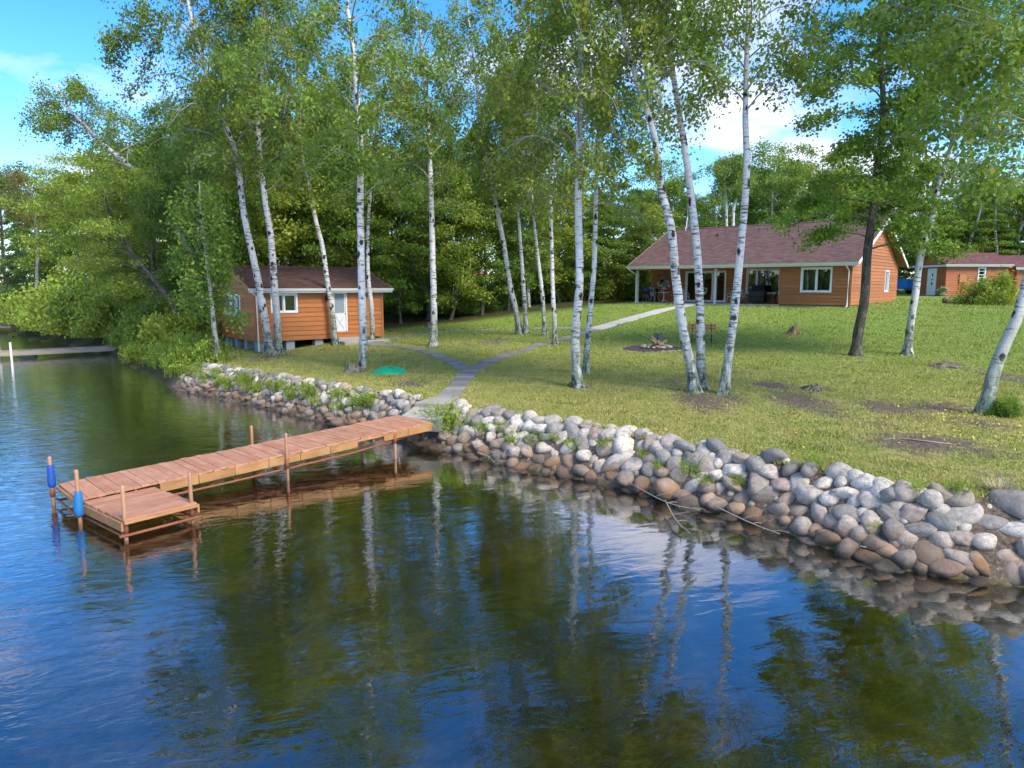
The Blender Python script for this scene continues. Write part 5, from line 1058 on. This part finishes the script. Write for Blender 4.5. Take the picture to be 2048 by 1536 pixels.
stump(1316, 679, 'dark weathered stump beside the fire pit', .19, .30, 'bark_dead', 1); stump(1588, 668, 'jagged tan stump on the lawn right of the bench', .20, .36, 'stump_tan', 2, .6)
stump(1890, 734, 'flat dark rotten stump near the leaning birches', .26, .14, 'bark_dead', 3, .5); stump(1625, 780, 'small broken stump in the bare dirt patch', .15, .13, 'bark_dead', 4, .6); stump(706, 744, 'gnarled grey stump grown against the birch by the green lid', .20, .30, 'bark_dead', 5, .45)
stump(1972, 610, 'tall split stump beside the shed bush', .30, .80, 'stump_tan', 6, .3); stump(858, 655, 'dark stump behind the lone birch by the narrow path', .18, .28, 'bark_dead', 7)
def build_lid():
    b = hit(779, 746); t = thing('plastic_lid', 'bright green domed plastic lid lying on the lawn', 'lid', b, R(15)); m = MB(); n = 36
    V = []; prof = [(.60, -.02), (.60, .03), (.57, .05), (.50, .11), (.38, .17), (.22, .205), (.0, .215)]
    for q, z in prof:
        for i in range(n):
            a = 6.283 * i / n; rib = 1 + (.03 * math.cos(6 * a) if q > .3 else 0); V.append((q * rib * 1.08 * math.cos(a), q * rib * .86 * math.sin(a), z * (1 + .12 * math.cos(3 * a))))
    m.add(V, [(k * n + i, k * n + (i + 1) % n, (k + 1) * n + (i + 1) % n, (k + 1) * n + i) for k in range(len(prof) - 1) for i in range(n)]); m.build('dome', M['green_lid'], t, True)
    m = MB(); m.tube([(.62 * 1.08 * math.cos(6.283 * i / n), .62 * .86 * math.sin(6.283 * i / n), .0) for i in range(n + 1)], .022, 6); m.build('rim', M['green_lid'], t, True)
    for k in range(3): a = k * 1.05; MB().tube([(.5 * math.cos(a), .4 * math.sin(a), .12), (.2 * math.cos(a), .17 * math.sin(a), .215), (-.2 * math.cos(a), -.17 * math.sin(a), .215), (-.5 * math.cos(a), -.4 * math.sin(a), .12)], .014, 6).build('rib', M['green_lid'], t, True)
build_lid()
# fallen root along the bare strip, log by the shed, driftwood twigs at the waterline
a, b = hit(1765, 879), hit(1905, 888)
def stick(name, label, pts, r0, r1, mat, cat, side=()):
    t = thing(name, label, cat, pts[0]); o = np.array(pts[0]); C = catmull([np.array(q) - o for q in pts], 14); MB().tube(C, np.linspace(r0, r1, 14), 7).build('stem', M[mat], t, True)
    for k, (f, dx_, dy_, dz_) in enumerate(side): p0 = C[int(f * 13)]; p2 = p0 + np.array([dx_, dy_, dz_]); MB().tube(bez(p0, (p0 + p2) / 2 + np.array([0, 0, .03]), p2, np.linspace(0, 1, 5)), np.linspace(r1 * 1.1, .004, 5), 5).build('twig', M[mat], t, True)
    return t
stick('root', 'grey surface root running across the bare dirt strip', [a + np.array([0, 0, .0]), (a * .7 + b * .3) + np.array([0, .12, .02]), (a * .4 + b * .6) + np.array([0, -.05, .03]), b + np.array([0, 0, -.01])], .014, .02, 'twig_pale', 'root')
a, b = hit(1888, 606), hit(1950, 604); stick('fallen_log', 'long grey log lying in front of the shed', [a + np.array([0, 0, .15]), (a + b) / 2 + np.array([0, 0, .17]), b + np.array([0, 0, .16])], .20, .17, 'bark_dead', 'log')
for k, (p, lb) in enumerate([([(1240, 955), (1330, 1003), (1400, 1020)], 'thin pale branch lying over the boulders at the waterline, middle'), ([(1330, 1000), (1352, 1040), (1380, 1066)], 'forked dry twig dangling into the water by the boulders'), ([(1720, 1092), (1800, 1110), (1866, 1130)], 'pale dead branch lying on the lowest boulders at right'), ([(1430, 1012), (1500, 1045), (1560, 1068)], 'long thin stick along the waterline below the boulders'), ([(955, 905), (975, 912), (990, 925)], 'short pale stick on the boulders near the dock'), ([(1945, 1112), (1975, 1120), (1990, 1133)], 'small pale stick between the lowest boulders far right')]):
    P_ = [at_z(px, py, .17 - .05 * i) for i, (px, py) in enumerate(p)]; stick('dead_branch', lb, P_, .011, .006, 'twig_pale', 'branch', [(.4, .25, -.1, .10), (.6, .2, .1, -.03), (.75, -.05, -.22, .04), (.85, .24, -.15, .02)])
# ------------------------------------------------------------------ porch furniture
def chair_wire(p, rz, label, mat, seat):
    t = thing('garden_chair', label, 'chair', p, rz)
    m = MB(); m.lathe([(0, .42), (.22, .42), (.23, .44), (.22, .455), (0, .455)], (0, 0, 0), 16); m.build('seat', M[seat], t, True)
    for x, y in ((-.18, -.18), (.18, -.18), (-.18, .18), (.18, .18)): MB().tube([(x * .8, y * .8, .43), (x * 1.1, y * 1.1, .2), (x * 1.35, y * 1.35, 0)], .014, 6).build('leg', M[mat], t, True)
    MB().tube([(-.22, .12, .43), (-.25, .24, .75), (-.15, .32, .93), (0, .34, .97), (.15, .32, .93), (.25, .24, .75), (.22, .12, .43)], .015, 6).build('back_hoop', M[mat], t, True)
    for k in range(-2, 3): MB().tube([(k * .07, .2, .45), (k * .075, .32, .92 - abs(k) * .02)], .009, 5).build('spindle', M[mat], t)
    for s in (-1, 1): MB().tube([(s * .24, .2, .68), (s * .29, -.05, .66), (s * .26, -.18, .44)], .013, 6).build('armrest', M[mat], t, True)
chair_wire(hp(.9, .95), HA + 1.2, 'red brown chair with white legs at the small porch table', 'white_dirty', 'red_wood')
chair_wire(hp(6.75, .5), HA - 1.9, 'white wire chair in front of the patio door', 'white', 'white'); chair_wire(hp(3.3, .9), HA + 2.6, 'white chair half hidden behind the leaning birch stem', 'white', 'white'); chair_wire(hp(7.55, .9), HA + 1.6, 'grey chair behind the straight birch on the porch', 'steel', 'steel')
t = thing('round_table', 'small round white pedestal table on the porch', 'table', hp(1.75, .7)); MB().lathe([(0, .68), (.36, .68), (.37, .70), (.36, .72), (0, .72)]).build('tabletop', M['white_dirty'], t, True); MB().lathe([(.06, .1), (.035, .2), (.03, .68)]).build('pedestal', M['white_dirty'], t, True)
for k in range(3): a = k * 2.1; MB().tube([(.03 * math.cos(a), .03 * math.sin(a), .18), (.2 * math.cos(a), .2 * math.sin(a), .1), (.3 * math.cos(a), .3 * math.sin(a), 0)], .018, 6).build('leg', M['white_dirty'], t, True)
def flowers(p, rad, label, petals, pot, name, cat, hang=False, seed=1):
    r = np.random.default_rng(seed); t = thing(name, label, cat, p); n = 420; d = r.normal(size=(n, 3)); d /= np.linalg.norm(d, axis=1)[:, None]; P = d * rad * r.uniform(.6, 1.05, (n, 1)) * np.array([1, 1, .8]) + np.array([0, 0, rad * 1.0])
    link(bpy.data.objects.new('foliage', leaves_mesh('foliage', P, rad * .26, M['leaf_dark'], r)), t)
    for k, pt in enumerate(petals): link(bpy.data.objects.new('blossom', leaves_mesh('blossom', (P + r.normal(0, .02, P.shape))[k * 90:k * 90 + 85] * np.array([1.08, 1.08, 1.04]), rad * .22, M[pt], r, 0, 1)), t)
    MB().lathe([(0, 0), (rad * .42, 0), (rad * .6, rad * .6), (rad * .62, rad * .62), (rad * .5, rad * .6), (0, rad * .58)], (0, 0, -rad * .15), 14).build('pot', M[pot], t, True)
    if hang:
        for k in range(3): a = k * 2.1; MB().tube([(rad * .5 * math.cos(a), rad * .5 * math.sin(a), rad * .4), (0, 0, hang)], .008, 4).build('hanger', M['steel'], t)
flowers(hp(1.72, .7, .80), .42, 'bushy pink and white flowers on the round porch table', ['petal_pink', 'petal_white', 'petal_white'], 'terracotta', 'flower_pot', 'flowers', False, 1)
flowers(hp(1.75, .35, 1.45), .27, 'dark purple flower basket hanging from the porch beam', ['petal_purple', 'petal_purple', 'petal_pink'], 'black', 'hanging_basket', 'flowers', .75, 2)
flowers(hp(4.95, .25, .62), .24, 'yellow green potted plant on a thin stand by the patio door', ['petal_yellow', 'petal_white'], 'white', 'potted_plant', 'plant', False, 3)
t = thing('plant_stand', 'thin iron stand under the potted plant by the patio door', 'stand', hp(4.95, .25)); MB().lathe([(0, .56), (.14, .56), (.14, .58), (0, .58)]).build('top', M['iron'], t)
for k in range(3): a = k * 2.1; MB().tube([(.1 * math.cos(a), .1 * math.sin(a), .57), (.05 * math.cos(a), .05 * math.sin(a), .3), (.15 * math.cos(a), .15 * math.sin(a), 0)], .01, 5).build('leg', M['iron'], t)
flowers(P3(34.15, 56.9, .1), .36, 'dark leafy plant in a pale pot by the shed door', ['petal_white'], 'white_dirty', 'potted_plant', 'plant', False, 4)
t = thing('kettle_grill', 'round black kettle grill with blue lid top at the porch end', 'grill', hp(.55, .35)); MB().lathe([(0, .55), (.16, .57), (.26, .68), (.285, .80), (.29, .82)], sides=18).build('bowl', M['black'], t, True); MB().lathe([(.29, .825), (.27, .92), (.18, 1.02), (.0, 1.06)], sides=18).build('lid', M['blue_enamel'], t, True)
MB().tube([(-.06, 0, 1.06), (-.04, 0, 1.11), (.04, 0, 1.11), (.06, 0, 1.06)], .014, 6).build('handle', M['black'], t)
for k in range(3): a = k * 2.1 + .4; MB().tube([(.16 * math.cos(a), .16 * math.sin(a), .60), (.28 * math.cos(a), .28 * math.sin(a), 0)], .014, 6).build('leg', M['steel'], t)
t = thing('storage_bin', 'tall dark bin with a pale top beside the kettle grill', 'bin', hp(.35, 1.65), HA); MB().box((-.28, -.25, 0), (.28, .25, .95)).build('body', M['black'], t, bevel=.03); MB().box((-.3, -.27, .952), (.3, .27, 1.02)).build('lid', M['white_dirty'], t, bevel=.02)
t = thing('gas_grill', 'black covered gas grill against the porch wall behind the birch', 'grill', hp(8.15, 1.35), HA); m = MB(); m.hexa([(-.55, -.28, .1), (.55, -.28, .1), (.55, .28, .1), (-.55, .28, .1), (-.5, -.24, .85), (.5, -.24, .85), (.5, .24, .85), (-.5, .24, .85)]); m.build('cover', M['black'], t, bevel=.05); m = MB(); m.hexa([(-.42, -.24, .852), (.42, -.24, .852), (.42, .24, .852), (-.42, .24, .852), (-.36, -.1, 1.18), (.36, -.1, 1.18), (.36, .16, 1.18), (-.36, .16, 1.18)]); m.build('hood', M['black'], t, bevel=.05)
t = thing('patio_table', 'low black patio table with a small dish under the picture window', 'table', hp(8.5, .55)); MB().lathe([(0, .5), (.42, .5), (.42, .53), (0, .53)]).build('tabletop', M['iron'], t)
for k in range(4): a = k * 1.57 + .7; MB().tube([(.3 * math.cos(a), .3 * math.sin(a), .5), (.36 * math.cos(a), .36 * math.sin(a), 0)], .015, 6).build('leg', M['iron'], t)
chair_wire(hp(9.35, .75), HA - 1.3, 'black patio chair at the end of the porch', 'iron', 'iron'); chair_wire(hp(8.5, 1.25) + np.array([.35, .2, 0]), HA + .2, 'black patio chair under the picture window', 'iron', 'iron')
# ------------------------------------------------------------------ right background bits
t = thing('covered_trailer', 'low trailer under a bright blue tarp beyond the house corner', 'trailer', P3(36.2, 64.5), R(5)); m = MB(); m.hexa([(-1.6, -.8, .45), (1.6, -.8, .45), (1.6, .8, .45), (-1.6, .8, .45), (-1.35, -.55, 1.35), (1.4, -.6, 1.2), (1.4, .6, 1.2), (-1.35, .55, 1.35)]); m.build('tarp', M['tarp'], t, bevel=.08); MB().box((-1.5, -.7, .32), (1.5, .7, .44)).build('bed', M['steel'], t)
for y in (-.75, .75): MB().tube([(0, y - .08, .32), (0, y + .08, .32)], .32, 16).build('wheel', M['black'], t)
a = hit(2018, 612); t = thing('yellow_pole', 'slanting yellow pole beside the big bush at the right edge', 'pole', a); MB().tube([(0, 0, 0), (.75, .2, 1.25), (2.0, .5, 3.4)], .035, 8).build('sleeve', M['yellow'], t, True)
# ------------------------------------------------------------------ neighbour docks
def grey_dock(name, label, A, B, w, z, posts, fl=True):
    A = np.array(A); B = np.array(B); L = np.hypot(*(B - A)); t = thing(name, label, 'dock', (*A, 0), math.atan2(*(B - A)[::-1])); n = int(L / .16); me = MB().box((0, -w / 2, z - .04), (L / n - .012, w / 2, z)).mesh('deck_board', M['dockgrey'])
    for k in range(n): o = link(bpy.data.objects.new('deck_board', me), t); o.location = (k * L / n, 0, 0)
    for s in (-1, 1): MB().box((0, s * w / 2 - .02, z - .24), (L, s * w / 2 + .02, z - .042)).build('stringer', M['dockgrey'], t)
    for x, y, h in posts: MB().tube([(x, y, -1), (x, y, h)], .055, 10).build('post', M['white'], t, True)
    return t
p0 = at_z(225, 692, .45)[:2]; p1 = at_z(-60, 705, .45)[:2]
grey_dock('plank_dock', 'pale weathered neighbour dock with white posts at left', p0 + np.array([.6, .2]), p1, 1.15, .45, [(6.9, .62, 1.0), (7.5, -.62, 1.25), (5.6, .62, .95), (6.1, -.62, .9), (.6, -.62, 1.1), (10, .62, .95)])
b = at_z(55, 713, 0.02); t = thing('mooring_float', 'dark grey rounded float on the water beside the neighbour dock', 'float', b); MB().lathe([(0, -.15), (.4, -.1), (.5, 0), (.42, .14), (.2, .24), (0, .27)], sides=18).build('hull', M['block'], t, True); MB().tube([(-.05, 0, .25), (0, 0, .33), (.05, 0, .25)], .02, 6).build('ring', M['steel'], t)
pa = at_z(34, 650, .6)[:2]; pb = at_z(-70, 650, .6)[:2]; grey_dock('plank_dock', 'far grey dock with a bench at the far left shore', pa, pb, 1.6, .6, [])
t = thing('dock_bench', 'small dark bench on the far grey dock', 'bench', (pa[0] - 1.2, pa[1], .6)); MB().box((-.9, -.2, .38), (.9, .2, .44)).build('seat', M['dockgrey'], t)
for x in (-.7, .7): MB().box((x - .05, -.18, 0), (x + .05, .18, .379)).build('leg', M['dockgrey'], t)

# ------------------------------------------------------------------ litter
def litter(name, label, P, size, mat, cat, flat=.95):
    r = np.random.default_rng(len(P)); o = link(bpy.data.objects.new(name, leaves_mesh(name, np.array(P), size, M[mat], r, flat, .7, 0))); tag(o, label, cat, None, 'stuff')
Pl = []
for px, py, sx_, sy_, n in [(1880, 840, 110, 25, 230), (1990, 870, 70, 30, 150), (1700, 800, 120, 40, 140), (1300, 740, 300, 50, 120), (800, 740, 160, 40, 90), (1500, 880, 200, 40, 90), (560, 712, 60, 12, 50), (1100, 690, 160, 20, 70)]:
    for k in range(n):
        c = (px + rng.normal(0, sx_), py + rng.normal(0, sy_ * .6))
        if c[1] < 640: continue
        q = at_z(c[0], c[1], 1.0); q[2] = gz(q[0], q[1])
        if shore_d([q[0]], [q[1]])[0] > 1.0 and q[1] < 45: Pl.append((q[0], q[1], q[2] + .035))
litter('fallen_leaves', 'scattered fallen yellow leaves on the lawn', Pl, .05, 'petal_yellow', 'leaves')
